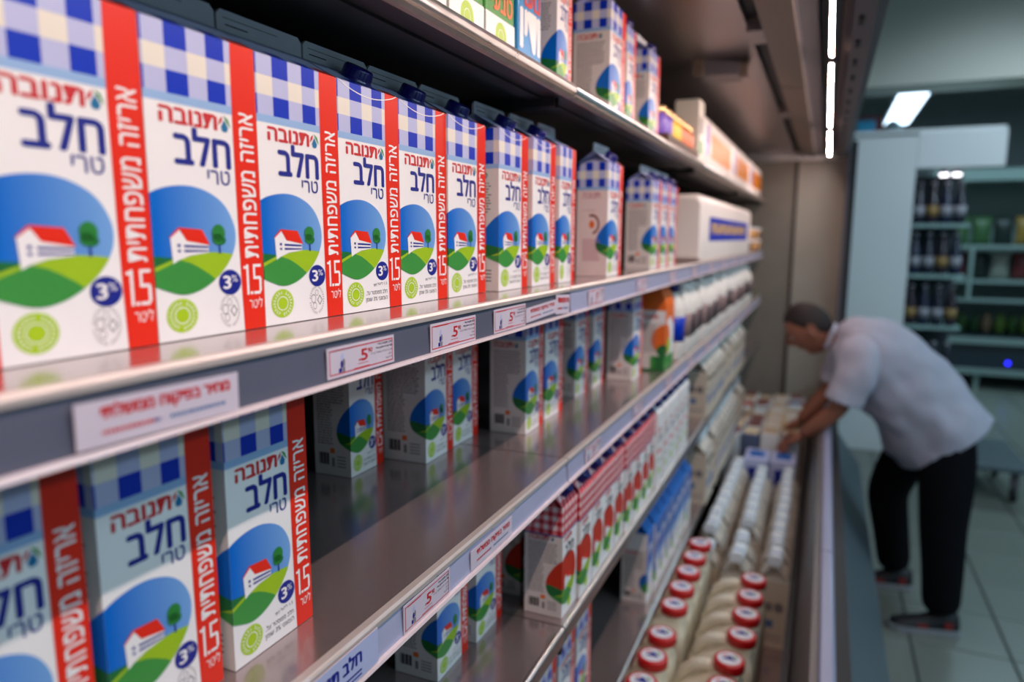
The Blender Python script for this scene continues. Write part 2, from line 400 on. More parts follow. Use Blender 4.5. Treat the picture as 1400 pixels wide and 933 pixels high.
def side_print(P, Wd, D, H, kind='milk'):
    """near side (-Y) face: x runs from 0 (front edge) to -D"""
    base = pinkw if kind == 'target' else sidew
    P.rect(-D, -0.0002, 0, .74*H if kind == 'red' else .765*H, base, 0.3)
    if kind == 'red':
        P.rect(-D, 0, .74*H, .752*H, navy, 1); P.rect(-D, 0, .752*H, H, redging, 1)
    elif kind == 'blue': P.rect(-D, 0, .765*H, H, white, 1)
    elif kind == 'orange': P.rect(-D, 0, .80*H, H, orange, 1)
    else:
        P.rect(-D, 0, .758*H, .786*H, sband, 1)
        for i, (a, b, cs) in enumerate([(0, .10, 0), (.10, .30, 1), (.30, .50, 0), (.50, .72, 1), (.72, .92, 0), (.92, 1, 1)]):
            for c, d, rs in [(.786, .857, 1), (.857, .927, 0), (.927, 1.0, 1)]:
                P.rect(-b*D, -a*D, c*H, d*H, cblue if cs and rs else (lilac if cs or rs else cream), 1)
    if kind == 'target':
        P.text(heb('תנובה'), -.80*D, -.25*D, .690*H, .735*H, pinkink, 2, .02)
        for i in range(16):
            a0, a1 = math.radians(-80+i*12), math.radians(-68+i*12)
            def q(r, a): return (-.50*D+r*math.cos(a)*1.0, .46*H+r*math.sin(a))
            P.put([q(.019, a0), q(.019, a1), q(.014, a1), q(.014, a0)], brownink, 2)
        P.put(ell(-.50*D, .46*H, .0065, .0075, 14), orange, 2)
        P.text(heb('טרי'), -.80*D, -.42*D, .575*H, .59*H, pinkink, 2, 0)
        for j in range(11): P.rect(-.8*D, (-.22-.05*random.random())*D, (.32-.018*j)*H, (.326-.018*j)*H, pinkink, 2)
        return
    P.text(heb('תנובה'), -.88*D, -.36*D, .697*H, .738*H, inkred, 2, 0.03); logo(P, -.33*D, -.20*D, .695*H, .74*H, 2)
    y = .665; x0 = -.90*D
    while y > .20:      # ingredient lines too small to read
        end = -.14*D if y > .48 else -.48*D
        x = x0
        while x < end-.05*D:
            w = D*(.03+.09*random.random()); xe = min(x+w, end)
            P.rect(x, xe, y*H, (y+.0075)*H, inkgrey, 2); x = xe+.018*D
        y -= .0175
    for i in range(9):      # bar code
        w = .012+.012*(i % 3); P.rect((-.88+i*.03)*D, (-.88+i*.03+w)*D, .07*H, .15*H, ink, 2)
    P.rect(-.56*D, -.44*D, .15*H, .185*H, orange, 2); P.rect(-.52*D, -.45*D, .06*H, .12*H, inkgrey, 2)
    for j in range(4): P.rect(-.38*D, -.14*D, (.06+.022*j)*H, (.068+.022*j)*H, inkgrey, 2)

def carton_body(Wd, D, H, rise, base, topm, roof=None, deep=0.0):
    """gable-top carton, fin along Y, front on +X, origin at base centre"""
    mb = MB(); a, b = D/2, Wd/2; Z = H+rise
    V = {}
    ch = 0.0012
    def lv(z): return [(a-ch,-b,z),(a,-b+ch,z),(a,b-ch,z),(a-ch,b,z),(-a+ch,b,z),(-a,b-ch,z),(-a,-b+ch,z),(-a+ch,-b,z)]
    mb.grid([lv(0), lv(H)], base, caps=False, smooth=False)
    mb.face(lv(0)[::-1], base)
    rf = roof or topm
    for sg in (1, -1):
        e = [(sg*a, -b+ch, H), (sg*a, b-ch, H), (0.0015*sg, b-ch, Z), (0.0015*sg, -b+ch, Z)]
        mb.face(e if sg == 1 else e[::-1], rf)
    g = min(Wd*.34, rise*1.2+.008)*(1+.35*deep)
    for sg in (1, -1):
        p = (0, sg*(b-g), H+rise*(.72-.55*deep))
        A_, B_ = (a, sg*(b-ch), H), (-a, sg*(b-ch), H); T1, T2 = (0.0015, sg*(b-ch), Z), (-0.0015, sg*(b-ch), Z)
        for tr in ((A_, B_, p), (A_, p, T1), (B_, T2, p)): mb.face(tr, topm)
    return mb
def fin_mesh(Wd, H, rise, fh, mt, lines=True):
    mb = MB(); Z = H+rise; b = Wd/2-.001; t = .0015; c = .004
    prof = [(-b, Z-.001), (b, Z-.001), (b, Z+fh-c), (b-c, Z+fh), (-b+c, Z+fh), (-b, Z+fh-c)]
    mb.grid([[(t, y, z) for y, z in prof], [(-t, y, z) for y, z in prof]], mt, smooth=False)
    if lines:
        mb.face([(t+.0002, -b+.008, Z+fh*.3), (t+.0002, -b+.032, Z+fh*.3), (t+.0002, -b+.032, Z+fh*.36), (t+.0002, -b+.008, Z+fh*.36)], ink)
        mb.face([(t+.0002, -b+.006, Z+fh*.62), (t+.0002, b-.03, Z+fh*.62), (t+.0002, b-.03, Z+fh*.66), (t+.0002, -b+.006, Z+fh*.66)], inkgrey)
    return mb
def cap_mesh(D, H, rise, mt, r=.0145, h=.013, t=.42):
    sl = Vector((-D/2, 0, rise)).normalized(); nrm = Vector((rise, 0, D/2)).normalized()
    c = Vector((D/2, 0, H)) + Vector((-D/2, 0, rise))*t
    mb = MB()
    mb.lathe([(r*1.1, -.001), (r*1.1, .002), (r*1.02, .003), (r, .004), (r*.96, h-.0015), (r*.86, h)], c, mt, 22, nrm)
    a = nrm.orthogonal().normalized(); b = nrm.cross(a)
    for i in range(22):     # grip ribs
        an = 2*math.pi*i/22; d = a*math.cos(an)+b*math.sin(an); s = nrm.cross(d)*.0006
        p0 = c+d*r*.985+nrm*.004; p1 = c+d*r*.945+nrm*(h-.002)
        mb.face([p0-s+d*.0006, p0+s+d*.0006, p1+s+d*.0006, p1-s+d*.0006], mt)
    return mb

WA, DA, HA = .0983, .075, .209
def make_milk(name, kind, side, cap, Wd=WA, D=DA, H=HA, rise=.020, fh=.016):
    root = empty(name); root['category'] = 'milk carton'
    mb = carton_body(Wd, D, H, rise, white, lilac)
    P = Print(mb, Wd, D)
    milk_print(P, Wd, H, kind); side_print(P, Wd, D, H, side)
    # print running on over the front roof slope
    def R(x0, x1, t0, t1, mt, e=.0002):
        n = Vector((rise, 0, D/2)).normalized()*e
        q = lambda x, t: Vector((D/2-D/2*t, -Wd/2+x*Wd, H+rise*t))+n
        mb.face([q(x0, t0), q(x1, t0), q(x1, t1), q(x0, t1)], mt)
    for a, b, cs in [(.015, .188, 0), (.188, .371, 1), (.371, .536, 0), (.536, .704, 1), (.704, .762, 0)]:
        R(a, b, 0, .55, cblue if cs else lilac); R(a, b, .55, 1, lilac if cs else cream)
    R(.762, .99, 0, 1, red)
    if cap:     # curved crease of the printed shoulder
        n = 14
        for i in range(n):
            x0, x1 = .03+.93*i/n, .03+.93*(i+1)/n
            zf = lambda x: H*(1.0-.042*math.sin(math.pi*min(1, max(0, (x-.03)/.93)))**.8)
            P.put([(x0*Wd, zf(x0)-.0005), (x1*Wd, zf(x1)-.0005), (x1*Wd, zf(x1)+.0004), (x0*Wd, zf(x0)+.0004)], white, 4)
    k = [mb.build('body', root)]
    k.append(fin_mesh(Wd, H, rise, fh, fin_m).build('top_fin', root))
    if cap: k.append(cap_mesh(D, H, rise, capblue).build('cap', root))
    reg(root, *k)
    return root

# ================================================================== SETTING
def struct(mb, name, **k): return tag(mb.build(name, **k), kind='structure')
tile = mat('floor_tile', srgb(124, 128, 120), 0.30, noise=0.08, scale=3, rnoise=0.08)
grout = mat('floor_grout', srgb(62, 66, 64), 0.8, noise=0.1)
fl = MB(); fl.box(-1.3, 5.2, -1.6, 11.0, -.06, -.004, grout); floor = struct(fl, 'floor')
TX, TY = .345, .345
# tiles in view are single pieces; the rest of the same grid continues as one joined part
tm = {}
rest = MB()
def tile_poly(x0, x1, y0, y1): 
    mb = MB(); g = .004; b = .003
    mb.grid([[(x0+g,y0+g,-.02),(x1-g,y0+g,-.02),(x1-g,y1-g,-.02),(x0+g,y1-g,-.02)], [(x0+g,y0+g,-b),(x1-g,y0+g,-b),(x1-g,y1-g,-b),(x0+g,y1-g,-b)], [(x0+g+b,y0+g+b,0),(x1-g-b,y0+g+b,0),(x1-g-b,y1-g-b,0),(x0+g+b,y1-g-b,0)]], tile, smooth=False)
    return mb
tmesh = tile_poly(0, TX, 0, TY).mesh('floor_tile')
for i in range(-3, 13):
    for j in range(-5, 31):
        x, y = .405+TX*(i-0), 2.72+TY*(j-4)
        if y > 10.7: continue
        if 0 <= i <= 4 and y > 2.2 and y < 7.2 and x < .3+.26*y:
            o = bpy.data.objects.new('floor_tile', tmesh); C.objects.link(o); o.parent = floor; o.location = (x, y, 0)
        else:
            k = tile_poly(x, x+TX, y, y+TY); rest.grid([k.v[0:4], k.v[4:8], k.v[8:12]], tile, smooth=False)
tag(rest.build('tile_field', floor), kind='stuff')
wallm = mat('store_wall', srgb(150, 158, 160), 0.7, noise=0.06, scale=2)
ceil_store = mat('store_ceiling', srgb(190, 196, 196), 0.8, noise=0.06, scale=2)
soff = mat('bulkhead_paint', srgb(206, 206, 196), 0.7, noise=0.06, scale=2)
w = MB(); w.box(-1.3, 5.2, 10.9, 11.0, 0, 3.4, wallm); struct(w, 'wall_back')
w = MB(); w.box(5.1, 5.2, -1.6, 10.9, 0, 3.4, wallm); struct(w, 'wall_right')
w = MB(); w.box(-1.4, -1.3, -1.6, 10.9, 0, 3.4, wallm); struct(w, 'wall_left')
w = MB(); w.box(-1.3, 5.2, -1.6, 11.0, 3.4, 3.5, ceil_store); struct(w, 'ceiling')
w = MB(); w.box(-1.3, 5.1, 5.6, 5.95, 2.62, 3.4, soff); struct(w, 'trim_1')

# far ceiling lamp
lampm = mat('ceiling_lamp_panel', srgb(200, 220, 240), 0.4, emit=(0.62, 0.82, 1.0), estr=5.0, noise=0.02)
lampf = mat('lamp_frame', srgb(150, 156, 160), 0.5, noise=0.05)
lt = empty('ceiling_lamp', (.64, 8.55, 2.9), label='bright bluish rectangular ceiling lamp glowing above the white cabinet', cat='lamp')
b = MB(); b.box(-.12, .12, -.95, .95, -.004, .004, lampm); b.build('diffuser', lt)
b = MB(); b.box(-.15, .15, -.99, .99, .004, .05, lampf)
for sx in (-.11, .11): b.tube([(sx, -.6, .05), (sx, -.6, .5)], .004, lampf, 6); b.tube([(sx, .6, .05), (sx, .6, .5)], .004, lampf, 6)
b.build('housing', lt)

# ================================================================== REFRIGERATED CASE
Y0, Y1 = -1.27, 4.33
JO = [-1.272, -.152, .968, 2.090, 3.212, 4.33]
case = empty('refrigerated_case', (-.4, 1.5, 0), label='long open refrigerated dairy case with steel shelves down the left side', cat='display case')
def cpart(mb, name, **k):
    o = mb.build(name, **k); o.parent = case; o.matrix_parent_inverse = Matrix.Translation((.4, -1.5, 0)); return o
b = MB()
for i in range(5): b.box(-.86, -.80, JO[i]+.002, JO[i+1]-.002, .40, 2.25, backm)
cpart(b, 'back_panel')
b = MB()   # base tub: deck, well walls
b.box(-.80, .02, Y0, 4.40, .25, .375, brownm); b.box(-.80, -.045, Y0, 4.40, .375, .395, steel)
cpart(b, 'tub')
b = MB(); b.extrude_y([(-.0445,.3955),(.0,.3955),(.0335,.60),(.0335,.795),(.020,.795),(-.020,.60),(-.0355,.50)], Y0, 4.40, brownm); cpart(b, 'front_wall')
b = MB()    # air return grille: honeycomb slats
gm = mat('grille_metal', srgb(62, 66, 72), 0.35, 0.6, noise=0.1)
n = 300
for i in range(n):
    y = -0.2+(4.38+.2)*i/n; b.box(-.0362, -.022, y, y+.004, .3955, .62, gm)
for k in range(5): b.box(-.0362+.0035*k, -.035+.0035*k, Y0, 4.40, .6205, .626, gm)
o = cpart(b, 'air_grille'); o['kind'] = 'stuff'
b = MB(); b.extrude_y([(.034,.756),(.034,.796),(.038,.803),(.060,.803),(.066,.794),(.066,.756)], Y0, 1.9, bump_m, False); cpart(b, 'bumper_rail', bevel=.003)
b = MB(); b.extrude_y([(.034,.756),(.034,.796),(.038,.803),(.060,.803),(.066,.794),(.066,.756)], 1.905, 4.40, bump_m, False); cpart(b, 'bumper_rail', bevel=.003)
b = MB(); b.extrude_y([(.03,.74),(.098,.74),(.128,.44),(.03,.44)], Y0, 4.40, blackp); cpart(b, 'black_strip')
b = MB(); b.extrude_y([(.02,.44),(.129,.44),(.262,.245),(.262,.0),(.02,.0)], Y0, 4.62, plinth_m); cpart(b, 'kick_panel', bevel=.004)
b = MB(); b.box(.2625,.266, .2, .62+3.9, .02, .06, blackp); cpart(b, 'kick_seal')
# end wall of the case
b = MB(); b.box(-.86, -.185, 4.40, 4.44, .36, 2.25, endk); cpart(b, 'end_panel')
b = MB(); b.box(-.175, .075, 4.405, 4.45, .36, 2.10, endb); cpart(b, 'end_panel')
b = MB(); b.box(-.187, -.173, 4.39, 4.455, .36, 2.2, canopy_k); cpart(b, 'panel_joint')
b = MB(); b.box(.072, .088, 4.30, 4.46, .40, 2.10, canopy_g); b.box(.098, .122, 4.36, 4.46, .40, 2.12, canopy_k); b.box(.088, .098, 4.34, 4.46, .4, 2.1, canopy_g); cpart(b, 'end_post')
# canopy
b = MB(); b.box(-.86, -.197, Y0, 1.41, 2.075, 2.10, ceilm); b.box(-.86, -.197, 1.415, 2.92, 2.075, 2.10, ceilm); b.box(-.86, -.197, 2.925, 4.40, 2.075, 2.10, ceilm); cpart(b, 'ceiling_sheet')
b = MB(); b.box(-.197, -.158, Y0, 4.40, 2.09, 2.13, canopy_k)
for y in (1.75, 2.92): b.box(-.197, -.158, y, y+.12, 2.06, 2.09, ceilm)
cpart(b, 'air_slot')
b = MB(); b.extrude_y([(-.158,2.05),(-.088,2.04),(-.088,2.12),(-.158,2.12)], Y0, 2.35, canopy_b); b.extrude_y([(-.158,2.05),(-.088,2.04),(-.088,2.12),(-.158,2.12)], 2.36, 4.40, canopy_b); cpart(b, 'canopy_strip')
b = MB(); b.extrude_y([(-.088,2.05),(-.080,2.052),(-.045,2.045),(-.045,2.12),(-.088,2.12)], Y0, 4.40, canopy_g); cpart(b, 'lamp_trough')
b = MB(); b.extrude_y([(.004,2.06),(.022,2.036),(.060,2.033),(.079,2.045),(.079,2.34),(-.045,2.34),(-.045,2.10),(.004,2.10)], Y0, 4.44, canopy_g); cpart(b, 'canopy_front')
b = MB(); b.box(-.86, -.045, Y0, 4.44, 2.13, 2.34, canopy_g); cpart(b, 'canopy_top')
b = MB()
for k in range(22): b.box(.030, .040, .3+.19*k, .3+.19*k+.055, 2.0315, 2.0365, canopy_k)
cpart(b, 'vent_slots')['kind'] = 'stuff'
b = MB(); b.box(-.80, .07, 4.36, 4.40, 2.03, 2.075, steel_l); cpart(b, 'cross_bar')
# sensor bracket and clips under the ceiling sheet
b = MB(); b.box(-.345, -.245, 2.05, 2.16, 2.035, 2.075, canopy_g); b.box(-.36, -.335, 2.02, 2.05, 2.03, 2.075, canopy_b); b.box(-.245, -.222, 2.06, 2.09, 2.03, 2.075, canopy_b); cpart(b, 'sensor_bracket')

# LED tubes: the lamps of the case
ledm = mat('led_tube', (1, 1, 1), 0.5, emit=(1.0, 0.775, 0.69), estr=LED_POWER, noise=0.01)
segs = [(-.98, .70, 'nearest, overhead'), (.74, 1.925, 'second'), (2.005, 3.09, 'third'), (3.26, 4.15, 'farthest')]
for a, c_, w_ in segs:
    t = empty('led_tube', (-.016, (a+c_)/2, 2.03), label='glowing white LED tube under the case canopy, %s segment' % w_, cat='lamp', group='LED tubes under the canopy')
    L = (c_-a)/2
    b = MB(); b.face([(-.0045, -L+.008, -.003), (-.0045, L-.008, -.003), (.0045, L-.008, -.003), (.0045, -L+.008, -.003)], ledm)
    b.build('tube', t, recalc=False)
    b = MB(); b.box(-.0065, .0065, -L, L, -.001, .012, canopy_g); b.box(-.0065, -.0048, -L, L, -.003, -.001, canopy_g); b.box(.0048, .0065, -L, L, -.0065, -.001, canopy_g)
    b.build('fitting', t); t.rotation_euler = (0, math.radians(28), 0)

# ------------------------------------------------------------------ shelves
SECT = ['section behind the camera', 'nearest section', 'second section', 'third section', 'farthest section']
SH = [('top', 1.800, None), ('upper', 1.528, 'rail'), ('middle', 1.272, 'rail'), ('lower', 1.000, None), ('lowest', .692, None)]
def shelf(i, lname, z, rail):
    y0, y1 = JO[i]+.0015, JO[i+1]-.0015
    root = empty('shelf', (-.56, (y0+y1)/2, z), label='%s steel shelf of the case, %s' % (lname, SECT[i]), cat='shelf', group='steel shelves of the dairy case')
    o_ = lambda mb, nm, **k: mb.build(nm, root, **k)
    L = (y1-y0)/2
    X = lambda x: x+.56
    b = MB(); b.box(X(-.79), X(-.342), -L, L, -.004, 0, steel); o_(b, 'deck')
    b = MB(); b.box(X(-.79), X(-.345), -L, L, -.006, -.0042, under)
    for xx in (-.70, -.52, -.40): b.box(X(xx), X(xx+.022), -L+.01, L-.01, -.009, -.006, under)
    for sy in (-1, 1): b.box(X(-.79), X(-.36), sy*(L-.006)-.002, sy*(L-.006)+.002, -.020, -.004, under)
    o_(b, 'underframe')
    if lname == 'top':
        b = MB(); b.extrude_y([(X(-.345),0),(X(-.343),.006),(X(-.338),.0095),(X(-.332),.0085),(X(-.329),.003),(X(-.330),-.003),(X(-.335),-.006),(X(-.342),-.006)], -L, L, chrome, True); o_(b, 'front_roll')
        b = MB(); b.extrude_y([(X(-.343),-.0055),(X(-.331),-.0065),(X(-.336),-.0105),(X(-.343),-.0105)], -L, L, rust); o_(b, 'front_edge', bevel=.001)
        pass
    elif rail:
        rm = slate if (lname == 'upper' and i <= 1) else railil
        h = .038
        b = MB(); b.extrude_y([(X(-.343),0.0005),(X(-.336),0.0005),(X(-.334),-.002),(X(-.334),-.006),(X(-.343),-.006)], -L, L, lipg); o_(b, 'top_lip')
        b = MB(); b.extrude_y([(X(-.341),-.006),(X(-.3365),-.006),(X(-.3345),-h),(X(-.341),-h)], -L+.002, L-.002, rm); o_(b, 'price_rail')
        b = MB(); b.extrude_y([(X(-.341),-h+.0005),(X(-.3345),-h+.0015),(X(-.331),-h+.0012),(X(-.330),-h-.0015),(X(-.333),-h-.003),(X(-.341),-h-.003)], -L, L, lipm); o_(b, 'bottom_lip')
        if lname == 'middle':   # ragged paper remnants along the top of the rail
            b = MB(); y = -L+.02
            while y < L-.06:
                w_ = .02+.06*random.random(); hh = .0015+.0035*random.random()
                b.box(X(-.3362), X(-.3345), y, y+w_, -.0055-hh*.5, -.003+hh*.6, tornp); y += w_+.003*random.random()
            o_(b, 'paper_remnant')['kind'] = 'stuff'
    else:
        b = MB(); b.extrude_y([(X(-.343),.0005),(X(-.338),0.0005),(X(-.334),-.002),(X(-.333),-.022),(X(-.336),-.026),(X(-.343),-.026)], -L, L, steel_l); o_(b, 'front_edge', bevel=.0008)
    if lname != 'lower': return root
    b = MB(); b.box(X(-.352), X(-.337), L-.012, L-.001, -.040, -.010, blackp); o_(b, 'end_clip')
    return root
for i in range(5):
    for ln, z, rl in SH: shelf(i, ln, z, rl)
ZT, ZA, ZB, ZC, ZD = [s[1]+.0006 for s in SH]

# ================================================================== PRODUCTS
# --- 1.5 litre milk cartons
protoS = make_milk('milk_carton', 'seal', 'milk', False)
protoC = make_milk('milk_carton', 'text', 'milk', True)
protoG = make_milk('milk_carton', 'text', 'target', True)
used = set()
def milk(pr, xf, yr, z, label, group, rz=0.0, sc=None):
    """xf: front plane, yr: far front edge"""
    D, Wd = DA, WA
    s = sc or (1, 1, 1)
    loc = (xf-D*s[0]/2, yr-Wd*s[1]/2, z)
    if pr.name not in used:
        used.add(pr.name); o = pr; o.location = loc; o.rotation_euler = (0, 0, rz); o.scale = s; o['label'] = label; o['group'] = group
        return o
    return dup(pr, loc, rz, label, group, s)
rowA = [(-.402, .2315, 0), (-.402, .330, 0), (-.403, .430, 0), (-.404, .530, 0), (-.404, .629, 1), (-.405, .729, 1), (-.403, .828, 1), (-.392, .943, 1), (-.386, 1.038, 1), (-.380, 1.115, 0)]
names = ['sliver cut by left edge', 'uncapped, cut by the left edge', 'second uncapped one', 'uncapped, beside the first capped one', 'nearest with navy cap', 'second with navy cap', 'third with navy cap', 'fourth navy-capped, after a gap', 'farthest navy-capped', 'uncapped, at the row end']
for (xf, yr, c), nm in zip(rowA, names):
    milk(protoC if c else protoS, xf, yr, ZA, 'red-striped milk carton on the upper shelf, '+nm, 'milk cartons packed on the upper shelf', 0, (1, .76, 1) if yr > 1.1 else ((1, .94, 1) if yr > 1 else None))
# second rank behind, glimpsed
milk(protoG, -.366, 1.354, ZA, 'milk carton with pale pink side and brown ring, upper shelf', 'milk cartons beyond the joint on the upper shelf', 0, (.78, 1.0, .98))
for yr, nm in ((1.705, 'nearest of three with grey text side'), (1.808, 'middle of three'), (1.908, 'farthest of three')):
    milk(protoC, -.366, yr, ZA, 'milk carton on the upper shelf past the joint, '+nm, 'milk cartons beyond the joint on the upper shelf', 0, (.78, 1, .95))
# middle shelf
mid = [(-.392, .2600, 0, 'cut off by the left edge of the photo', (1, .9, 1)), (-.392, .3575, 0, 'second from the left, its base out of frame', (1, .9, 1)), (-.390, .4560, 1, 'standing in front with its whole base seen', (1, .9, 1)),
       (-.575, .8395, 1, 'set back in shade, nearest of the rear group', (.8, .80, 1)), (-.514, .9400, 1, 'in shade, left of a touching pair', (.95, .86, 1)), (-.517, 1.0310, 1, 'right one of the touching pair in shade', (.95, .86, 1)),
       (-.441, 1.1350, 1, 'near the shelf joint, base in the light', (.86, .80, 1)), (-.445, 1.2450, 1, 'narrow in view, just behind the one at the joint', (.86, .86, 1)),
       (-.455, 1.4350, 0, 'beyond the joint, third behind it', (.7, .82, 1)), (-.450, 1.5450, 0, 'beyond the joint, fourth behind it', (.7, .9, 1)), (-.391, 1.6630, 0, 'shadow diagonal on its side, by the orange carton', (.8, .95, 1))]
for xf, yr, c, nm, sc in mid:
    milk(protoC if c else protoS, xf, yr, ZB, 'milk carton on the middle shelf, '+nm, 'milk cartons on the middle shelf', random.uniform(-.03, .03) if xf < -.42 else 0, sc)
# lower shelf, near section
for xf, yr, nm in [(-.440, .9600, 'right of the pair under the lilac rail'), (-.446, .8550, 'left of the pair under the lilac rail'), (-.60, .745, 'dark one deep behind the pair')]:
    milk(protoC, xf, yr, ZC, 'milk carton on the lower shelf, '+nm, 'milk cartons on the lower shelf', 0, (.9, .9, .93))
# top shelf
for xf, yr, nm, sc in [(-.380, 1.085, 'left one with its side to us', (.9, .66, .98)), (-.366, 1.348, 'large middle one past the joint', (.9, 1.02, .98)), (-.368, 1.435, 'narrow one behind the large one', (.9, .66, .93)), (-.367, 1.648, 'last before the gold-lidded jars', (.8, .98, .93))]:
    milk(protoS if sc[2] > .95 else protoC, xf, yr, ZT, 'milk carton on the top shelf, '+nm, 'milk cartons on the top shelf', 0, sc)
# lowest shelf, near section: their tops show in the bottom edge of the photo
for k, yr in enumerate([1.07, 1.17, 1.27]):
    milk(protoS, -.385, yr, ZD, 'red-striped milk carton on the lowest shelf, %s of three under the shelf joint' % ORD[k], 'milk cartons on the lowest shelf', 0, (1, .9, 1.0))

# --- red-checked 1 litre cartons, C shelf
def litre(name, kind, cap=True, Wd=.070, D=.064, H=.182, rise=.036, fh=.014):
    root = empty(name); root['category'] = 'milk carton'
    rm = {'red': redging, 'blue': mid_blue, 'pale': white}[kind]
    mb = carton_body(Wd, D, H, rise, white, rm)
    P = Print(mb, Wd, D)
    side_print(P, Wd, D, H, 'red' if kind == 'red' else 'blue')
    P.rect(0, Wd, 0, .752*H, white, .3)
    if kind == 'red':
        P.rect(0, Wd, .752*H, H, redging, 1); P.rect(0, Wd, .74*H, .752*H, navy, 1); landscape(P, Wd, H, skymat_red, 1.3, False)
        P.text(heb('תנובה'), .12*Wd, .6*Wd, .68*H, .725*H, inkred, 2, .04); P.text(heb('חלב'), .2*Wd, .75*Wd, .54*H, .66*H, ink, 2, .02)
        P.put(ell(.5*Wd, .08*H, .0085, .0085, 14), lime, 2)
    elif kind == 'pale':
        P.text(heb('תנובה'), .12*Wd, .6*Wd, .74*H, .785*H, inkred, 2, .04); P.text(heb('חלב'), .2*Wd, .75*Wd, .6*H, .70*H, ink, 2, .02)
        P.rect(.12*Wd, .72*Wd, .45*H, .49*H, red, 2); P.put(ell(.45*Wd, .2*H, .012, .010, 14), lime, 2); P.rect(.15*Wd, .8*Wd, .33*H, .35*H, greenM, 2)
    else:
        P.rect(0, Wd, .46*H, H, mid_blue, 1); P.put([(0, .36*H), (Wd*.5, .40*H), (Wd, .50*H), (Wd, .56*H), (0, .48*H)], skyblue, 2)
        P.text(heb('חלב'), .2*Wd, .8*Wd, .68*H, .82*H, white, 2, .03)
        P.put(ell(.05*Wd, .30*H, .022, .026, 18), mid_blue, 2); P.put(ell(.07*Wd, .23*H, .018, .014, 14), greenM, 3); P.put(ell(.55*Wd, .10*H, .008, .008, 12), lime, 2)
    k = [mb.build('body', root), fin_mesh(Wd, H, rise, fh, rm, False).build('top_fin', root)]
    if cap: k.append(cap_mesh(D, H, rise, capblue, .0135, .016, .5).build('cap', root))
    reg(root, *k); return root
skymat_red = mat('printed_sunset_red', srgb(204, 50, 28), 0.36, noise=0.1, scale=14, **CT)
mid_blue = mat('printed_mid_blue', srgb(24, 104, 190), 0.36, noise=0.1, scale=14, **CT)
skyblue = mat('printed_pale_blue', srgb(120, 170, 220), 0.36, noise=0.1, scale=14, **CT)
lr, lp, lb = litre('litre_carton', 'red'), litre('litre_carton', 'pale'), litre('litre_carton', 'blue', False)
lr.location = (-.380, 1.023, ZC); lr['label'] = 'red-checked litre milk carton on the lower shelf, nearest, its text side half in light'; lr['group'] = 'red-checked litre cartons in a row on the lower shelf'
for k in range(1, 9):
    dup(lr, (-.374-.004*random.random(), 1.023+.0722*k, ZC), random.uniform(-.04, .04), 'red-checked litre milk carton on the lower shelf, %s from the near end' % ORD[k])
lp.location = (-.374, 1.023+.0722*9, ZC); lp['label'] = 'pale litre carton on the lower shelf, first after the red-checked ones'; lp['group'] = 'pale litre cartons on the lower shelf'
for k in range(10, 15):
    dup(lp, (-.372-.004*random.random(), 1.023+.0722*k, ZC), random.uniform(-.04, .04), 'pale litre carton on the lower shelf, %s after the red-checked ones' % ORD[k-9])
lb.location = (-.390, 1.680, ZD); lb['label'] = 'blue and white litre carton on the lowest shelf, nearest, grey side showing'; lb['group'] = 'blue litre cartons in a row on the lowest shelf'
for k in range(1, 8):
    dup(lb, (-.384-.004*random.random(), 1.680+.0722*k, ZD), random.uniform(-.04, .04), 'blue and white litre carton on the lowest shelf, %s from the near end' % ORD[k])
# second rank behind the first red-checked carton (dark)
dup(lr, (-.47, 1.06, ZC), 0.05, 'red-checked litre carton deep in shade behind the nearest one')

# --- plain gable-top cartons with hollow gussets
pbody = mat('plain_carton', srgb(214, 200, 182), 0.5, noise=0.06, scale=30)
ptop = mat('plain_carton_top', srgb(204, 198, 188), 0.5, noise=0.10, scale=120)
pfin = mat('plain_carton_fin', srgb(232, 240, 246), 0.4, noise=0.05, coat=.3)
pblue = mat('plain_print_blue', srgb(90, 120, 170), 0.5, noise=0.05)
def plain(name, H=.182, Wd=.070, D=.078, rise=.048, fh=.020):
    root = empty(name); root['category'] = 'milk carton'
    mb = carton_body(Wd, D, H, rise, pbody, ptop, deep=1.0)
    P = Print(mb, Wd, D)
    P.put(ell(-.3*D, .62*H, .012, .014, 12), inkgrey, 1); P.rect(-.85*D, -.5*D, .55*H, .68*H, inkgrey, 1); P.rect(-.7*D, -.45*D, .3*H, .42*H, pblue, 1)
    for j in range(5): P.rect(-.85*D, -.15*D, (.1+.025*j)*H, (.108+.025*j)*H, inkgrey, 1)
    P.rect(.15*Wd, .85*Wd, .3*H, .5*H, pblue, 1); P.rect(.2*Wd, .8*Wd, .6*H, .66*H, inkgrey, 1); P.rect(.1*Wd, .9*Wd, .8*H, .9*H, ink, 1)
    for sg in (1, -1):      # hatched print on the roof slopes
        for j in range(5):
            y = -Wd/2+.008+j*.0125; n = Vector((sg*rise, 0, D/2)).normalized()*.0003
            q = lambda yy, t: Vector((sg*(D/2-D/2*t), yy, H+rise*t))+n
            mb.face([q(y, .05), q(y+.005, .05), q(y+.005, .85), q(y, .85)], ink)
    f = MB(); Z = H+rise; b_ = Wd/2-.001    # broad folded-over fin
    f.extrude_y([(-.015, Z-.008), (.015, Z-.008), (.018, Z+fh*.5), (.011, Z+fh), (-.011, Z+fh), (-.018, Z+fh*.5)], -b_, b_, pfin)
    f.extrude_y([(-.0183, Z+fh*.45), (.0183, Z+fh*.45), (.0115, Z+fh*1.01), (-.0115, Z+fh*1.01)], -b_+.02, -b_+.028, pblue)
    g = [mb.build('body', root), f.build('top_fin', root)]
    reg(root, *g); return root
pp = plain('plain_carton')
DECK = .3956
first = [True]
def plc(loc, label, group, rz=0.0, sc=None):
    if first[0]:
        first[0] = False; pp.location = loc; pp.rotation_euler = (0, 0, rz); pp['label'] = label; pp['group'] = group; return pp
    return dup(pp, loc, rz, label, group, sc)
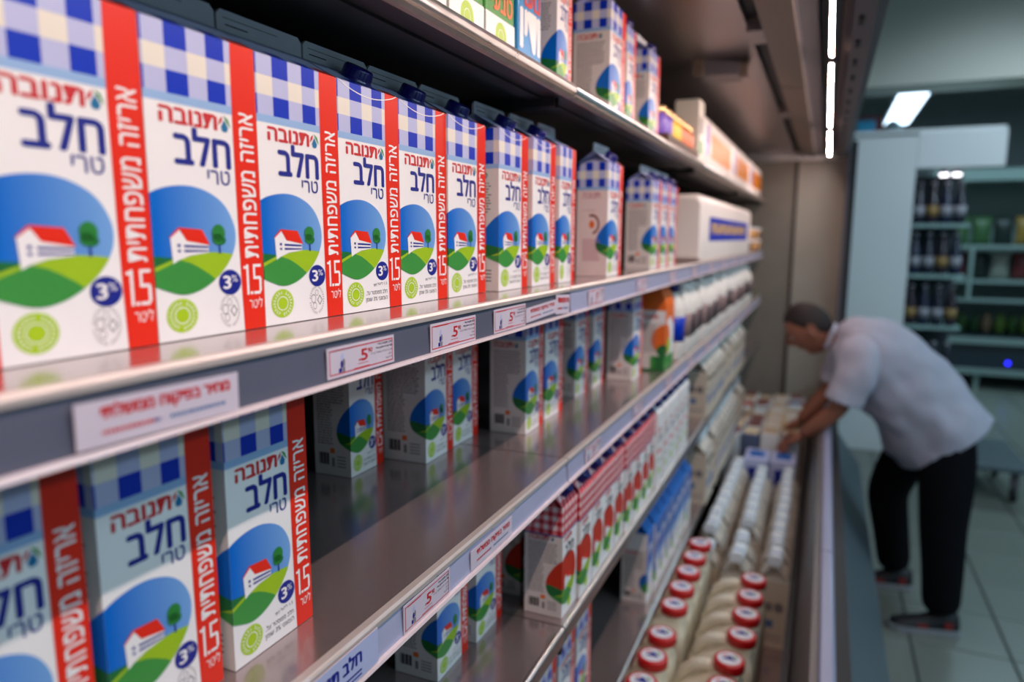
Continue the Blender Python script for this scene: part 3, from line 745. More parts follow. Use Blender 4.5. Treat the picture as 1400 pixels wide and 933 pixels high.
cols = [(-.286, 'left'), (-.183, 'middle'), (-.082, 'right')]
for ci, (x, cn) in enumerate(cols):
    for k in range(10):
        y = 2.21+[.0, -.08, -.06][ci]+.087*k
        if k < 1: y -= .02
        if ci == 1 and k in (2,): continue
        plc((x+random.uniform(-.003, .003), y, DECK), 'plain gable-top carton in the well, %s column, %s behind the red-capped jugs' % (cn, ORD[k]), 'gable-top cartons in three columns in the well', random.uniform(-.05, .05), (1.15, 1.17, 1.14))
for k in range(16):
    plc((-.368-random.choice([0,0,.004,.018]), 2.42+.0735*k, ZD), 'plain gable-top carton on the lowest shelf, %s behind the blue cartons' % ORD[k], 'gable-top cartons in a row on the lowest shelf', random.uniform(-.04, .04), (1.1, 1, .95))
for k in range(16):
    plc((-.368-random.choice([0,0,.004,.018]), 2.40+.0735*k, ZC), 'plain gable-top carton on the lower shelf, %s in the row past the joint' % ORD[k], 'gable-top cartons in a row on the lower shelf', random.uniform(-.04, .04), (1.0, 1, .85))

# --- orange carton (middle shelf)
t = empty('juice_carton', (-.387, 1.765, ZB), 0.0, 'orange and white carton with rounded top and green foot on the middle shelf', 'juice carton')
mb = MB(); Wd, D, H = .10, .080, .150
rings = []
for i in range(9):
    a = i/8*math.pi/2; rings.append([(D/2*(1-.55*math.sin(a)**2)*sx, sy*Wd/2, H+.062*math.sin(a)) for sx, sy in ((1,-1),(1,1),(-1,1),(-1,-1))])
mb.grid([[(D/2*sx, sy*Wd/2, 0) for sx, sy in ((1,-1),(1,1),(-1,1),(-1,-1))], rings[0]], white, smooth=False)
mb.grid(rings, orange, smooth=False, capmat=white)
P = Print(mb, Wd, D)
P.rect(-D, 0, 0, .8*H, sidew, .3); P.rect(-D, Wd, 0, .035*H, greenD, 1); P.rect(-D*.45, Wd, .03*H, .25*H, greenM, 1); P.rect(-D*.3, -D*.05, .03*H, .25*H, greenD, 1.5)
P.put(ell(.10*Wd, .52*H, .045, .040, 22), orange, 1); P.put(ell(.0*Wd, .34*H, .022, .016, 18), greenD, 2); P.put(ell(.42*Wd, .4*H, .02, .02, 18), lime, 2)
P.put([(0, .75*H), (Wd*.5, .9*H), (Wd, .7*H), (Wd, H), (0, H)], orange, 1.2)
P.text(heb('תנובה'), -.75*D, -.25*D, .86*H, .93*H, inkred, 1.6, .03)
for j in range(16): P.rect(-.8*D, -.3*D, (.76-.03*j)*H, (.77-.03*j)*H, inkgrey, 1.4)
mb.build('body', t); f = MB(); f.lathe([(.016, 0), (.015, .015), (.012, .017)], (0.005, 0, H+.060), white, 18); f.build('cap', t)

# --- top shelf: green packs, blue carton
def simple_pack(name, loc, sx, sy, sz, mt, label, cat, art=None, group=None, bev=.003):
    t = empty(name, loc, 0, label, cat, group)
    mb = MB(); mb.box(-sx/2, sx/2, -sy/2, sy/2, 0, sz, mt); o1 = mb.build('body', t, bevel=bev)
    a = MB(); P = Print(a, sy+.0006, sx+.0006)
    if art: art(P, sy, sx, sz); o2 = a.build('label_print', t, recalc=False)
    return t
pk_green = mat('pack_green', srgb(66, 150, 60), 0.4, noise=0.05, **CT); pk_cyan = mat('pack_cyan', srgb(20, 140, 205), 0.4, noise=0.05, **CT)
yellow = mat('pack_yellow', srgb(250, 200, 20), 0.4, noise=0.05, **CT); purple = mat('pack_purple', srgb(120, 84, 190), 0.4, noise=0.06, **CT)
def artg(P, w_, d, h):
    P.rect(-d, w_, .18*h, .5*h, white, 1); seal(P, .5*w_, .34*h, .016, .016, 2, False); P.text(heb('טבעי'), .2*w_, .9*w_, .55*h, .72*h, orange, 2, .03)
def artc(P, w_, d, h):
    P.text(heb('נוער'), .1*w_, .9*w_, .64*h, .8*h, inkred, 2, .04); P.text(heb('ודיו'), .1*w_, .9*w_, .30*h, .60*h, white, 2, .04); P.put(ell(.35*w_, .1*h, .03, .018, 16), white, 1)
for k, y in enumerate((.655, .745, .835)):
    simple_pack('yogurt_pack', (-.425, y, ZT), .08, .084, .13, pk_green, 'green carton pack on the top shelf, %s of the three at the frame top' % ORD[k], 'food pack', artg, 'green packs on the top shelf')
simple_pack('yogurt_pack', (-.425, .930, ZT), .08, .082, .16, pk_cyan, 'bright blue carton pack with white lettering on the top shelf', 'food pack', artc)
# small gold-lidded packs in a brown tray
gold = mat('gold_foil', (0.75, 0.52, 0.25), 0.3, 0.8, noise=0.1); tray = mat('tray_brown', srgb(96, 70, 60), 0.6, noise=0.15)
b = MB(); x0, x1, y0, y1 = -.415, -.345, 1.655, 2.075
for q in ((x0, x1, y0, y1, .0, .003), (x1-.002, x1, y0, y1, .003, .034), (x0, x0+.002, y0, y1, .003, .034), (x0, x1, y0, y0+.002, .003, .034), (x0, x1, y1-.002, y1, .003, .034)): b.box(*q, tray)
tag(b.build('display_tray', loc=(0, 0, ZT)), 'brown card tray holding the gold-lidded jars on the top shelf', 'tray')
jarmesh = {}
for k in range(7):
    mt, cn = [(purple, 'purple'), (purple, 'purple'), (yellow, 'yellow'), (yellow, 'yellow'), (orange, 'orange'), (orange, 'orange'), (orange, 'orange')][k]
    t = empty('jar', (-.380, 1.690+.058*k, ZT+.0034), 0, '%s jar with gold lid in the brown tray, %s from the milk cartons' % (cn, ORD[k]), 'jar', 'gold-lidded jars in a tray')
    if cn not in jarmesh:
        a = MB(); a.lathe([(.022, 0), (.025, .004), (.0255, .072), (.020, .080)], (0, 0, 0), mt, 18)
        l = MB(); l.lathe([(.021, .080), (.022, .083), (.022, .094), (.018, .097)], (0, 0, 0), gold, 18)
        jarmesh[cn] = (a.mesh('glass', True), l.mesh('lid', True))
    for nm, me in zip(('body', 'lid'), jarmesh[cn]):
        o = bpy.data.objects.new(nm, me); C.objects.link(o); o.parent = t
def artcream(P, w_, d, h):
    P.rect(.1*w_, .9*w_, .2*h, .4*h, greenM, 1); P.rect(.1*w_, .9*w_, .5*h, .75*h, inkgrey, 1)
simple_pack('cream_carton', (-.385, 2.135, ZT), .07, .080, .185, cream, 'cream carton with faint green label on the top shelf past the jars', 'carton', artcream)
# rounded multipacks with bands
wrap = mat('shrink_wrap_white', srgb(248, 236, 230), 0.42, noise=0.04, scale=20, coat=.15)
def multipack(name, x, y0, y1, z, D, H, label, band, art, group=None):
    t = empty(name, (x, (y0+y1)/2, z), 0, label, 'multipack', group); L = (y1-y0)/2
    mb = MB(); rc = .025; prof = []
    for cx, cz, a0 in ((D/2-rc, H-rc, 0), (-D/2+rc, H-rc, 90), (-D/2+.006, .006, 180), (D/2-.006, .006, 270)):
        rr = rc if cz > .05 else .006
        for i in range(5): a = math.radians(a0+90*i/4); prof.append((cx+rr*math.cos(a), cz+rr*math.sin(a)))
    def ring(y, s): return [(px*s, y, H/2+(pz-H/2)*s) for px, pz in prof]
    mb.grid([ring(-L, .86), ring(-L+.008, .95), ring(-L+.025, 1), ring(L-.025, 1), ring(L-.008, .95), ring(L, .86)], wrap)
    mb.build('wrap', t)
    a = MB(); P = Print(a, 2*L, D+.0008); art(P, 2*L, H); a.build('label_print', t, recalc=False)
    return t
orangeY = mat('printed_amber', srgb(246, 140, 6), 0.4, noise=0.1)
def art_or(P, w_, h):
    P.put(ell(.14*w_, .56*h, .035, .05, 18), purple, 1)
    x = .24*w_
    for i in range(12):      # bold amber lettering, out of focus beyond reading
        if x > .92*w_: break
        ww = .045*w_+.02*w_*random.random(); P.rect(x, x+ww*.55, .28*h, .74*h, orangeY, 1.5); P.rect(x, x+ww, .56*h, .74*h, orange, 1.2); P.rect(x+ww*.7, x+ww, .30*h, .74*h, orangeY, 1.3); x += ww*1.08
for k, (a, c_) in enumerate(((2.20, 2.88), (2.90, 3.56), (3.58, 4.22))):
    multipack('snack_multipack', -.400, a, c_, ZT, .09, .170, 'large white wrapped pack with amber lettering on the top shelf, %s of three' % ORD[k], None, art_or, 'white packs with amber lettering')
def art_bl(P, w_, h):
    P.rect(.10*w_, .90*w_, .30*h, .68*h, cblue, 1)
    x = .14*w_; n = 9
    for i in range(n):
        ww = .07*w_; P.rect(x, x+ww*.28, .42*h, .58*h, yellow, 2); P.rect(x+ww*.5, x+ww*.78, .42*h, .58*h, yellow, 2)
        if i % 2: P.rect(x, x+ww*.78, .42*h, .47*h, yellow, 2.2)
        else: P.rect(x, x+ww*.78, .53*h, .58*h, yellow, 2.2)
        x += ww*1.12
for k, (a, c_) in enumerate(((2.17, 3.62),)):
    multipack('dairy_multipack', -.40, a, c_, ZA, .115, .200, 'big long white wrapped pack with blue and yellow band on the upper shelf', None, art_bl)
# small amber and brown jars past the packs on the upper shelf
brown = mat('jar_brown', srgb(92, 44, 34), 0.35, noise=0.1); amber = mat('jar_amber', srgb(230, 170, 110), 0.35, noise=0.1)
for k in range(6):
    for lv in range(2):
        mt = amber if (k+lv) % 3 else brown
        t = empty('tub', (-.37, 3.68+.085*k, ZA+.0605*lv), 0, '%s tub, %s past the white packs, %s layer, upper shelf' % ('amber' if mt is amber else 'brown', ORD[k], 'bottom' if lv == 0 else 'top'), 'tub', 'tubs at the far end of the upper shelf')
        a = MB(); a.lathe([(.028, 0), (.036, .05)], (0, 0, 0), mt, 16); a.build('cup', t); a = MB(); a.lathe([(.038, .05), (.038, .058), (.036, .060)], (0, 0, 0), white, 16); a.build('lid', t)
# middle shelf past the orange carton: drinking bottles
bot = mat('white_bottle', srgb(240, 230, 222), 0.35, noise=0.04, coat=.3)
def bottle_meshes(capm, lab):
    a = MB(); a.lathe([(.028, 0), (.033, .006), (.034, .05), (.031, .09), (.034, .12), (.030, .150), (.015, .175), (.014, .185)], (0, 0, 0), bot, 18)
    c = MB(); c.lathe([(.017, .183), (.017, .200), (.014, .203)], (0, 0, 0), capm, 14)
    l = MB(); l.lathe([(.0346, .052), (.0320, .088), (.0350, .118)], (0, 0, 0), lab, 18)
    return a.mesh('bottle_body', True), c.mesh('cap', True), l.mesh('label_print', True)
bms = [bottle_meshes(white, ink), bottle_meshes(white, mat('print_taupe', srgb(150, 120, 118), .5, noise=.05))]
bm0 = bottle_meshes(capblue, cblue)
for k in range(26):
    ms = bm0 if k == 0 else bms[k % 2]
    t = empty('drink_bottle', (-.372+random.uniform(-.006, .006), 1.905+.0755*k+(.03 if k else 0), ZB), 0,
              'blue-labelled white drink bottle right beside the orange carton' if k == 0 else 'white drink bottle in the middle shelf row, %s' % (ORD[k]+' after the blue-labelled one' if k < len(ORD) else ['last but one', 'last'][k-24]+' at the far end'), 'bottle', 'white drink bottles on the middle shelf')
    t.scale = (1, 1, random.uniform(.86, 1.06))
    for nm, me in zip(('body', 'cap', 'label_print'), ms):
        o = bpy.data.objects.new(nm, me); C.objects.link(o); o.parent = t

# --- milk jugs with red caps in the well
jugm = mat('milk_jug', srgb(232, 222, 200), 0.32, noise=0.04, scale=10, coat=.2); jcap = mat('jug_cap_red', srgb(206, 16, 24), 0.3, noise=0.04, coat=.3)
jwhite = mat('cap_disc_white', srgb(236, 232, 240), 0.4, noise=0.03)
def make_jug():
    root = empty('milk_jug'); root['category'] = 'milk jug'
    mb = MB(); hx, hy = .066, .043
    def rr(sx, sy, z, cx=0, r=.014):
        out = []
        for qx, qy, a0 in ((1,1,0),(-1,1,90),(-1,-1,180),(1,-1,270)):
            for i in range(4): a = math.radians(a0+30*i); out.append((cx+qx*(sx-r)+r*math.cos(a), qy*(sy-r)+r*math.sin(a), z))
        return out
    mb.grid([rr(hx-.006, hy-.006, 0), rr(hx, hy, .008), rr(hx, hy, .150), rr(hx*.97, hy*.97, .175), rr(hx*.80, hy*.85, .200, .010), rr(hx*.5, hy*.62, .218, .024, .012), rr(.026, .026, .230, .036, .016), rr(.025, .025, .240, .036, .016)], jugm)
    o1 = mb.build('body', root)
    h = MB(); h.tube([(.020, 0, .222), (-.005, 0, .232), (-.030, 0, .228), (-.050, 0, .208), (-.060, 0, .180), (-.058, 0, .140)], [.013, .013, .012, .012, .012, .011], jugm, 10); o2 = h.build('handle', root)
    c = MB(); c.lathe([(.0300, .236), (.0300, .252), (.0275, .255), (.0235, .2548)], (.036, 0, 0), jcap, 26)
    for i in range(26):
        a = 2*math.pi*i/26; ca, sa = math.cos(a), math.sin(a); c.face([(.036+0.0303*ca-.001*sa, 0.0303*sa+.001*ca, .238), (.036+0.0303*ca+.001*sa, 0.0303*sa-.001*ca, .238), (.036+0.0303*ca+.001*sa, 0.0303*sa-.001*ca, .251), (.036+0.0303*ca-.001*sa, 0.0303*sa+.001*ca, .251)], jcap)
    o3 = c.build('cap', root)
    d = MB()
    pts = ell(.036, 0, .0225, .0225, 24)
    d.face([(x, y, .2552) for x, y in pts], jwhite)
    for poly, mt in (([(-.011, -.004), (.011, -.004), (.0045, .003), (0, .009), (-.0045, .003)], navy), ([(-.013, .002), (-.009, .008), (-.003, .011), (-.006, .005)], inkred), ([(.003, .011), (.009, .008), (.013, .002), (.006, .005)], greenM)):
        for tr in tessellate_polygon([[Vector((a, b_, 0)) for a, b_ in poly]]): d.face([(.036+poly[i][0]*1.35, poly[i][1]*1.35, .2554) for i in tr], mt)
    o4 = d.build('cap_print', c and o3, recalc=False)
    reg(root, o1, o2, o3); KIDS[o3.name] = [o4]
    return root
jug = make_jug(); JR = [1.926, 1.826, 1.726, 1.626, 1.510, 1.410, 1.310]; JL = [2.100, 2.000, 1.900, 1.800, 1.700, 1.555, 1.455, 1.355, 1.255]
jf = True
for k, y in enumerate(JL):
    loc = (-.3375, y, DECK+.0006); lab = 'red-capped milk jug, well column by the shelf, %s from the gable-top cartons' % (['first'] + ORD[1:])[k]
    if jf: jug.location = loc; jug.scale = (1.12, 1.12, 1.12); jug['label'] = lab; jug['group'] = 'red-capped milk jugs in the well'; jf = False
    else: dup(jug, loc, 0, lab)
for k, y in enumerate(JR):
    dup(jug, (-.166+(-.014 if k > 3 else .0), y, DECK+.001), 0, 'red-capped milk jug, well column by the grille, %s from the gable-top cartons' % (['first'] + ORD[1:])[k])
# rows are mirrored, the discs keep their print upright from the aisle

# --- far end of the well: small packs and the box under his hands
rng = random.Random(3)
packcol = [mat('pack_mix', srgb(*c), .4, noise=.08) for c in ((226, 220, 214), (200, 176, 150), (210, 220, 226), (120, 60, 60), (190, 60, 50), (90, 100, 130), (230, 214, 180))]
tubA = MB(); tubA.lathe([(.030, 0), (.040, .045)], (0, 0, 0), packcol[0], 14)
names_c = ['white', 'tan', 'pale blue', 'maroon', 'red', 'slate', 'cream']
cnt = 0
for iy in range(7):
    for ix in range(4):
        c = rng.choice([0, 0, 1, 2, 2, 3, 6, 5]) if not (iy == 5 and ix == 3) else 4
        x, y = -.338+.0795*ix, 3.30+.14*iy
        base = DECK; hgt = .31+.035*rng.random()
        t = empty('dairy_pack', (x, y, base), rng.uniform(-.1, .1), '%s pack at the far well end, %s row, %s from the shelves' % (names_c[c], ORD[iy], ORD[ix]), 'food pack', 'packs heaped at the far end of the well')
        a = MB(); a.box(-.038, .038, -.062, .062, 0, hgt, packcol[c]); a.build('carton', t, bevel=.004)
        a = MB(); a.box(-.030, .030, -.045, .045, hgt, hgt+.004, packcol[(c+1) % 7]); a.build('label_print', t)
for k, x in enumerate((-.208, -.102)):
    t = empty('blue_pack', (x-.01, 3.13, DECK+.195), 0, 'blue and white pack held under the shop worker\'s hands, %s one' % ('left' if k == 0 else 'right'), 'food pack', 'blue and white packs under his hands')
    a = MB(); a.box(-.050, .050, -.085, .085, -.195, .085, lilac); a.build('carton', t, bevel=.004)
    a = MB(); a.box(-.03, .03, -.0865, -.085, -.02, .05, navy); a.build('label_print', t); a = MB(); a.box(-.03, .03, -.04, .04, .0852, .087, mid_blue); a.build('top_print', t)

# ------------------------------------------------------------------ price tags and signs
def tagcard(name, y0, y1, z0, z1, label, art, tilt=0.0, x=-.3338, skew=0.0):
    t = empty(name, (x, (y0+y1)/2, (z0+z1)/2), 0, label, 'price tag', None); t.rotation_euler = (tilt, 0, 0)
    w_, h = (y1-y0), (z1-z0)
    a = MB(); a.box(-.0004, .0004, -w_/2, w_/2, -h/2, h/2, paper); a.build('card', t)
    mb = MB(); P = Print(mb, w_, .001)
    class Q(Print):
        def put(s, poly, mt, lay, tri=False):
            s.tess(poly, lambda p: (.0004+.00012*lay, -w_/2+p[0], -h/2+p[1]), mt, tri)
    Pq = Q(mb, w_, .001); art(Pq, w_, h); mb.build('print', t, recalc=False)
    return t
def art_price(P, w_, h):
    e = .0009; m = .0022
    for q in ((m, w_-m, m, m+e), (m, w_-m, h-m-e, h-m), (m, m+e, m, h-m), (w_-m-e, w_-m, m, h-m)): P.rect(*q, inkred, 1)
    P.text('5', .47*w_, .565*w_, .36*h, .74*h, inkred, 1, .03); P.text('90', .575*w_, .64*w_, .58*h, .74*h, inkred, 1, .02)
    P.text(heb('₪'), .435*w_, .46*w_, .36*h, .44*h, inkred, 1, 0)
    P.text(heb('חלב תנובה טרי'), .73*w_, .965*w_, .755*h, .845*h, ink, 1, .01); P.text(heb('קרט+פקק דל') + ' 3%', .70*w_, .965*w_, .61*h, .70*h, ink, 1, .01)
    P.text(heb('תנובה מרכז שתופי בע"מ'), .62*w_, .965*w_, .47*h, .55*h, inkgrey, 1, 0); P.text(heb('חלב'), .90*w_, .965*w_, .33*h, .40*h, ink, 1, 0); P.text(heb('ליטר') + '1', .85*w_, .965*w_, .2*h, .28*h, ink, 1, 0)
    P.rect(.08*w_, .36*w_, .865*h, .885*h, inkred, 1); P.rect(.42*w_, .58*w_, .26*h, .28*h, inkred, 1); P.rect(.36*w_, .60*w_, .13*h, .155*h, inkred, 1)
    # little printed symbol of figures at the left
    P.put(ell(.20*w_, .62*h, .0022, .0036, 12), lilac, 1); P.put(ell(.19*w_, .40*h, .0016, .003, 12), navy, 1.4); P.put(ell(.22*w_, .44*h, .0016, .0034, 12), inkgrey, 1.2); P.rect(.15*w_, .19*w_, .14*h, .28*h, navy, 1); P.rect(.20*w_, .235*w_, .13*h, .30*h, inkgrey, 1)
def art_sign(P, w_, h):
    P.text(heb('מחיר בפיקוח ממשלתי'), .13*w_, .93*w_, .50*h, .90*h, inkred, 1, .035)
    x = .13*w_
    for a, b_, mt in ((.13, .42, inkred), (.42, .46, navy), (.52, .90, pblue)):
        x = a*w_
        while x < b_*w_: ww = .008*w_+.02*w_*random.random(); P.rect(x, min(x+ww, b_*w_), .24*h, .33*h, mt, 1); x += ww+.006*w_
tagcard('price_sign', .222, .328, 1.6-.1075, 1.6-.0835, 'white strip with red lettering on the slate rail, nearest to the camera', art_sign, -.015, -.3325)
tagcard('price_tag', .417, .506, 1.6-.1065, 1.6-.0830, 'red-framed price tag on the slate rail, larger one at centre left', art_price)
tagcard('price_tag', .568, .661, 1.6-.1080, 1.6-.0815, 'red-framed price tag on the slate rail, second along', art_price)
tagcard('price_tag', .707, .797, 1.6-.1075, 1.6-.0808, 'red-framed price tag on the slate rail, third along', art_price)
tagcard('price_sign', .800, .905, 1.6-.104, 1.6-.086, 'white strip sign on the slate rail between third tag and the joint', art_sign, .03)
tagcard('price_sign', .905, .960, 1.6-.1065, 1.6-.0800, 'crumpled white slip at the end of the slate rail', art_sign, -.06)
tagcard('price_tag', .513, .600, ZB-.0365, ZB-.0085, 'red-framed price tag on the lilac rail of the middle shelf', art_price)
tagcard('price_sign', .648, .758, ZB-.035, ZB-.0125, 'pale strip with red lettering on the lilac middle rail', art_sign)
def art_blue(P, w_, h):
    P.rect(0, w_, 0, h, lilac, .5); P.text(heb('חלב תנובה'), .25*w_, .8*w_, .45*h, .85*h, navy, 1, .04); P.rect(.2*w_, .8*w_, .2*h, .26*h, navy, 1); P.rect(.3*w_, .8*w_, .08*h, .13*h, navy, 1)
tagcard('price_sign', .350, .470, ZB-.036, ZB-.005, 'lilac card with dark lettering at the near end of the middle rail', art_blue, 0, -.3325)
for k in range(9):
    y = 1.05+.31*k
    for zz, nm in ((ZA, 'upper'), (ZB, 'middle')):
        tagcard('price_tag', y, y+.085, zz-.036, zz-.010, 'small pale price card on the lilac %s rail, %s past the joint' % (nm, ORD[k]), art_price)

# ================================================================== BACKGROUND RIGHT
cabw = mat('cabinet_white', srgb(226, 230, 232), 0.4, noise=0.03, scale=3); cabd = mat('cabinet_dark', srgb(28, 38, 46), 0.5, noise=0.1)
cabin = empty('display_cooler', (.35, 5.9, 0), 0, 'tall white display cooler with wide header beyond the worker', 'cooler')
def bp_(mb, nm, root, **k):
    o = mb.build(nm, root, **k); o.matrix_parent_inverse = Matrix.Translation(root.location).inverted(); return o
b = MB(); b.box(.135, .545, 5.86, 5.92, 0, 2.32, cabw); bp_(b, 'side_panel', cabin, bevel=.004)
b = MB(); b.box(.546, 1.075, 5.86, 6.0, 2.09, 2.34, cabw); bp_(b, 'header', cabin, bevel=.004)
b = MB(); b.box(.135, 1.075, 5.93, 6.6, 2.345, 2.37, cabw); bp_(b, 'top_panel', cabin)
sht = mat('shelf_pale_green', srgb(140, 170, 168), 0.4, noise=0.05)
for z in (.50, .93, 1.31, 1.68):
    b = MB(); b.box(.56, .93, 6.02, 6.5, z, z+.025, sht); bp_(b, 'shelf', cabin)
b = MB(); b.box(.548, .558, 5.93, 6.55, 0, 2.34, cabd); b.box(.56, .93, 6.52, 6.56, .4, 2.08, cabd); bp_(b, 'inner_panel', cabin)
b = MB(); b.box(.548, .97, 6.0, 6.5, 0, .40, cabd); bp_(b, 'base', cabin)
# lamp reflection imitated by a pair of small glowing discs under the header
glintm = mat('glint_face', (1, 1, 1), .4, emit=(1, .93, 1.0), estr=5.0, noise=.01)
for k, x in enumerate((.74, .82)):
    t = empty('glint_disc', (x, 6.02, 2.06), 0, 'small glowing disc imitating a lamp reflection under the cooler header, %s of two' % ('left' if k == 0 else 'right'), 'lamp', 'imitated reflections under the header')
    a = MB(); a.lathe([(.030, 0), (.030, .02), (.02, .029)], (0, 0, 0), lampf, 14); a.build('housing', t)
    a = MB(); a.lathe([(.027, -.016), (.0275, -.0008)], (0, 0, 0), glintm, 14); a.build('lens', t)
# bottles on it
dk = [mat('bottle_dark', srgb(*c), .25, noise=.1, coat=.4) for c in ((24, 26, 48), (40, 24, 40), (20, 30, 60))]
lab_g = mat('bottle_label', srgb(150, 150, 160), .5, noise=.1); lab_y = mat('bottle_label_gold', srgb(150, 120, 70), .5, noise=.1)
bl = []
for m_, l_ in ((dk[0], lab_g), (dk[1], lab_y), (dk[2], lab_g)):
    a = MB(); a.lathe([(.036, 0), (.040, .008), (.040, .17), (.016, .24), (.015, .29)], (0, 0, 0), m_, 16); c = MB(); c.lathe([(.018, .285), (.018, .305)], (0, 0, 0), lab_g, 12); l = MB(); l.lathe([(.0406, .06), (.0406, .13)], (0, 0, 0), l_, 16)
    bl.append((a.mesh('glass', True), c.mesh('cap', True), l.mesh('label_print', True)))
for zi, z in enumerate((.525, .955, 1.335, 1.705)):
    for k in range(4):
        t = empty('dark_bottle', (.605+.088*k, 6.10, z), 0, 'dark bottle in the white cooler, %s shelf up, %s from the panel' % (['lowest', 'second', 'third', 'top'][zi], ['first', 'second', 'third', 'last'][k]), 'bottle', 'dark bottles in the white cooler')
        for nm, me in zip(('glass', 'cap', 'label_print'), bl[(zi+k) % 3]):
            o = bpy.data.objects.new(nm, me); C.objects.link(o); o.parent = t
# things on top
tq = mat('box_turquoise', srgb(30, 130, 170), .5, noise=.06); rdb = mat('box_dull_red', srgb(120, 52, 60), .5, noise=.1); gry = mat('bag_pale', srgb(160, 176, 186), .5, noise=.1)
tag(MB().build('x') if False else (lambda b: (b.box(-.06, .06, -.1, .1, 0, .09, tq), b.build('storage_box', loc=(.21, 6.1, 2.371), bevel=.005))[1])(MB()), 'turquoise box on top of the white cooler', 'box')
tag((lambda b: (b.box(-.09, .09, -.12, .12, 0, .16, rdb), b.build('storage_box', loc=(.24, 6.40, 2.371), bevel=.005))[1])(MB()), 'dull red box on the white cooler behind the turquoise one', 'box')
tag((lambda b: (b.lathe([(.04, 0), (.07, .02), (.072, .08), (.045, .12), (.015, .14)], (0, 0, 0), gry, 14), b.build('plastic_bag', loc=(.41, 6.42, 2.371)))[1])(MB()), 'pale bundled bag on top of the white cooler', 'bag')

# back cooler with produce
fc = empty('produce_cooler', (2.4, 9.1, 0), 0, 'open produce cooler along the far wall with dark base', 'cooler')
X0, X1 = 1.00, 4.9
dkb = mat('cooler_base_dark', srgb(34, 46, 54), .4, noise=.06); pg = mat('cooler_pale_green', srgb(140, 158, 154), .4, noise=.05)
b = MB(); b.box(X0, X1, 8.82, 9.6, .22, .50, dkb); bp_(b, 'base', fc)
b = MB(); b.box(X0, X1, 8.78, 8.82, .495, .56, pg); bp_(b, 'front_rail', fc)
b = MB(); b.box(X0, X1, 8.76, 8.80, .17, .23, pg); bp_(b, 'bumper_rail', fc)
for x in (1.05, 1.55, 2.3, 3.1, 4.0, 4.8):
    b = MB(); b.box(x-.02, x+.02, 8.80, 8.86, .0, .22, pg); bp_(b, 'leg', fc)
b = MB(); b.box(X0, X1, 9.6, 9.66, .2, 2.2, pg); bp_(b, 'back_panel', fc)
b = MB(); b.box(X0, X1, 9.0, 9.6, .50, .56, dkb); bp_(b, 'tray', fc)
for z in (.93, 1.13, 1.50):
    b = MB(); b.box(X0, X1, 8.92, 9.5, z, z+.03, pg); bp_(b, 'shelf', fc)
for x in (1.42, 2.4, 3.4):
    b = MB(); b.box(x-.018, x+.018, 8.9, 8.93, .93, 1.53, pg); bp_(b, 'upright', fc)
b = MB(); b.box(X0, X1, 8.9, 9.66, 2.2, 2.32, pg); bp_(b, 'header', fc)
bled = mat('blue_indicator', (0, 0, .2), .4, emit=(.02, .02, 1), estr=6, noise=.01)
b = MB(); b.lathe([(.018, 0), (.018, .01), (.01, .014)], (1.82, 8.82, .30), bled, 14, Vector((0, -1, 0))); bp_(b, 'indicator_lamp', fc)
greens = [mat('veg_green', srgb(*c), .5, noise=.25, scale=20) for c in ((70, 110, 50), (110, 140, 60), (50, 90, 50), (170, 140, 110))]
for k in range(26):
    x = 1.08+.13*k*.9; m_ = greens[[0, 1, 2, 0, 2, 3, 1][k % 7]]
    mb = MB(); rr_ = random.Random(k); n1, n2 = 8, 10; R_ = .050+.008*rr_.random()
    rings = []
    for i in range(n1+1):
        ph = math.pi*i/n1; rings.append([((R_*(1+.25*rr_.uniform(-1, 1)*(0 < i < n1)))*math.sin(ph)*math.cos(2*math.pi*j/n2)+.0001*j, (R_*math.sin(ph))*math.sin(2*math.pi*j/n2), .11-.11*math.cos(ph)*(1+.2*rr_.uniform(-1, 1))) for j in range(n2)])
    mb.grid(rings, m_); o = mb.build('leafy_vegetable', loc=(x, 9.20+.05*rr_.random(), .563))
    tag(o, '%s vegetable bunch in the far cooler, %s from the left' % (['dark green', 'light green', 'deep green', 'dark green', 'deep green', 'pale orange', 'light green'][k % 7], ORD[k] if 0 < k < len(ORD) else ('first' if k == 0 else ['last but one', 'last'][k-24])), 'vegetable', 'vegetables in the far cooler')
sn = [mat('snack_bag', srgb(*c), .4, noise=.15, scale=14) for c in ((62, 96, 56), (30, 40, 38), (150, 116, 50), (110, 40, 44), (60, 70, 80), (150, 150, 140))]
snn = ['green', 'black', 'ochre', 'dark red', 'slate', 'grey']
def bagmesh(m_, w_, h):
    mb = MB(); rings = []
    for i in range(7):
        t = i/6; th = .05*math.sin(math.pi*t)**.6+.004; ww = w_*(1-.12*math.sin(math.pi*t))
        rings.append([(ww*math.cos(2*math.pi*j/12), th*math.sin(2*math.pi*j/12), h*t) for j in range(12)])
    mb.grid(rings, m_); return mb.mesh('body', True)
bagm = [bagmesh(m_, .095, .30) for m_ in sn]
for k in range(17):
    c = [0, 0, 0, 1, 2, 0, 4, 2][k % 8]
    o = bpy.data.objects.new('snack_bag', bagm[c]); C.objects.link(o); o.location = (1.12+.2*k, 9.15, 1.532)
    tag(o, '%s crisp bag on the upper shelf of the far cooler, %s from the left' % (snn[c], 'first' if k == 0 else ORD[k]), 'snack bag', 'crisp bags on the far cooler')
for k in range(17):
    c = [4, 3, 1, 5, 3, 4, 5, 1][k % 8]
    o = bpy.data.objects.new('food_packet', bagm[c]); C.objects.link(o); o.location = (1.12+.2*k, 9.15, 1.162)
    tag(o, '%s packet on the middle shelf of the far cooler, %s from the left' % (snn[c], 'first' if k == 0 else ORD[k]), 'food pack', 'packets on the far cooler')
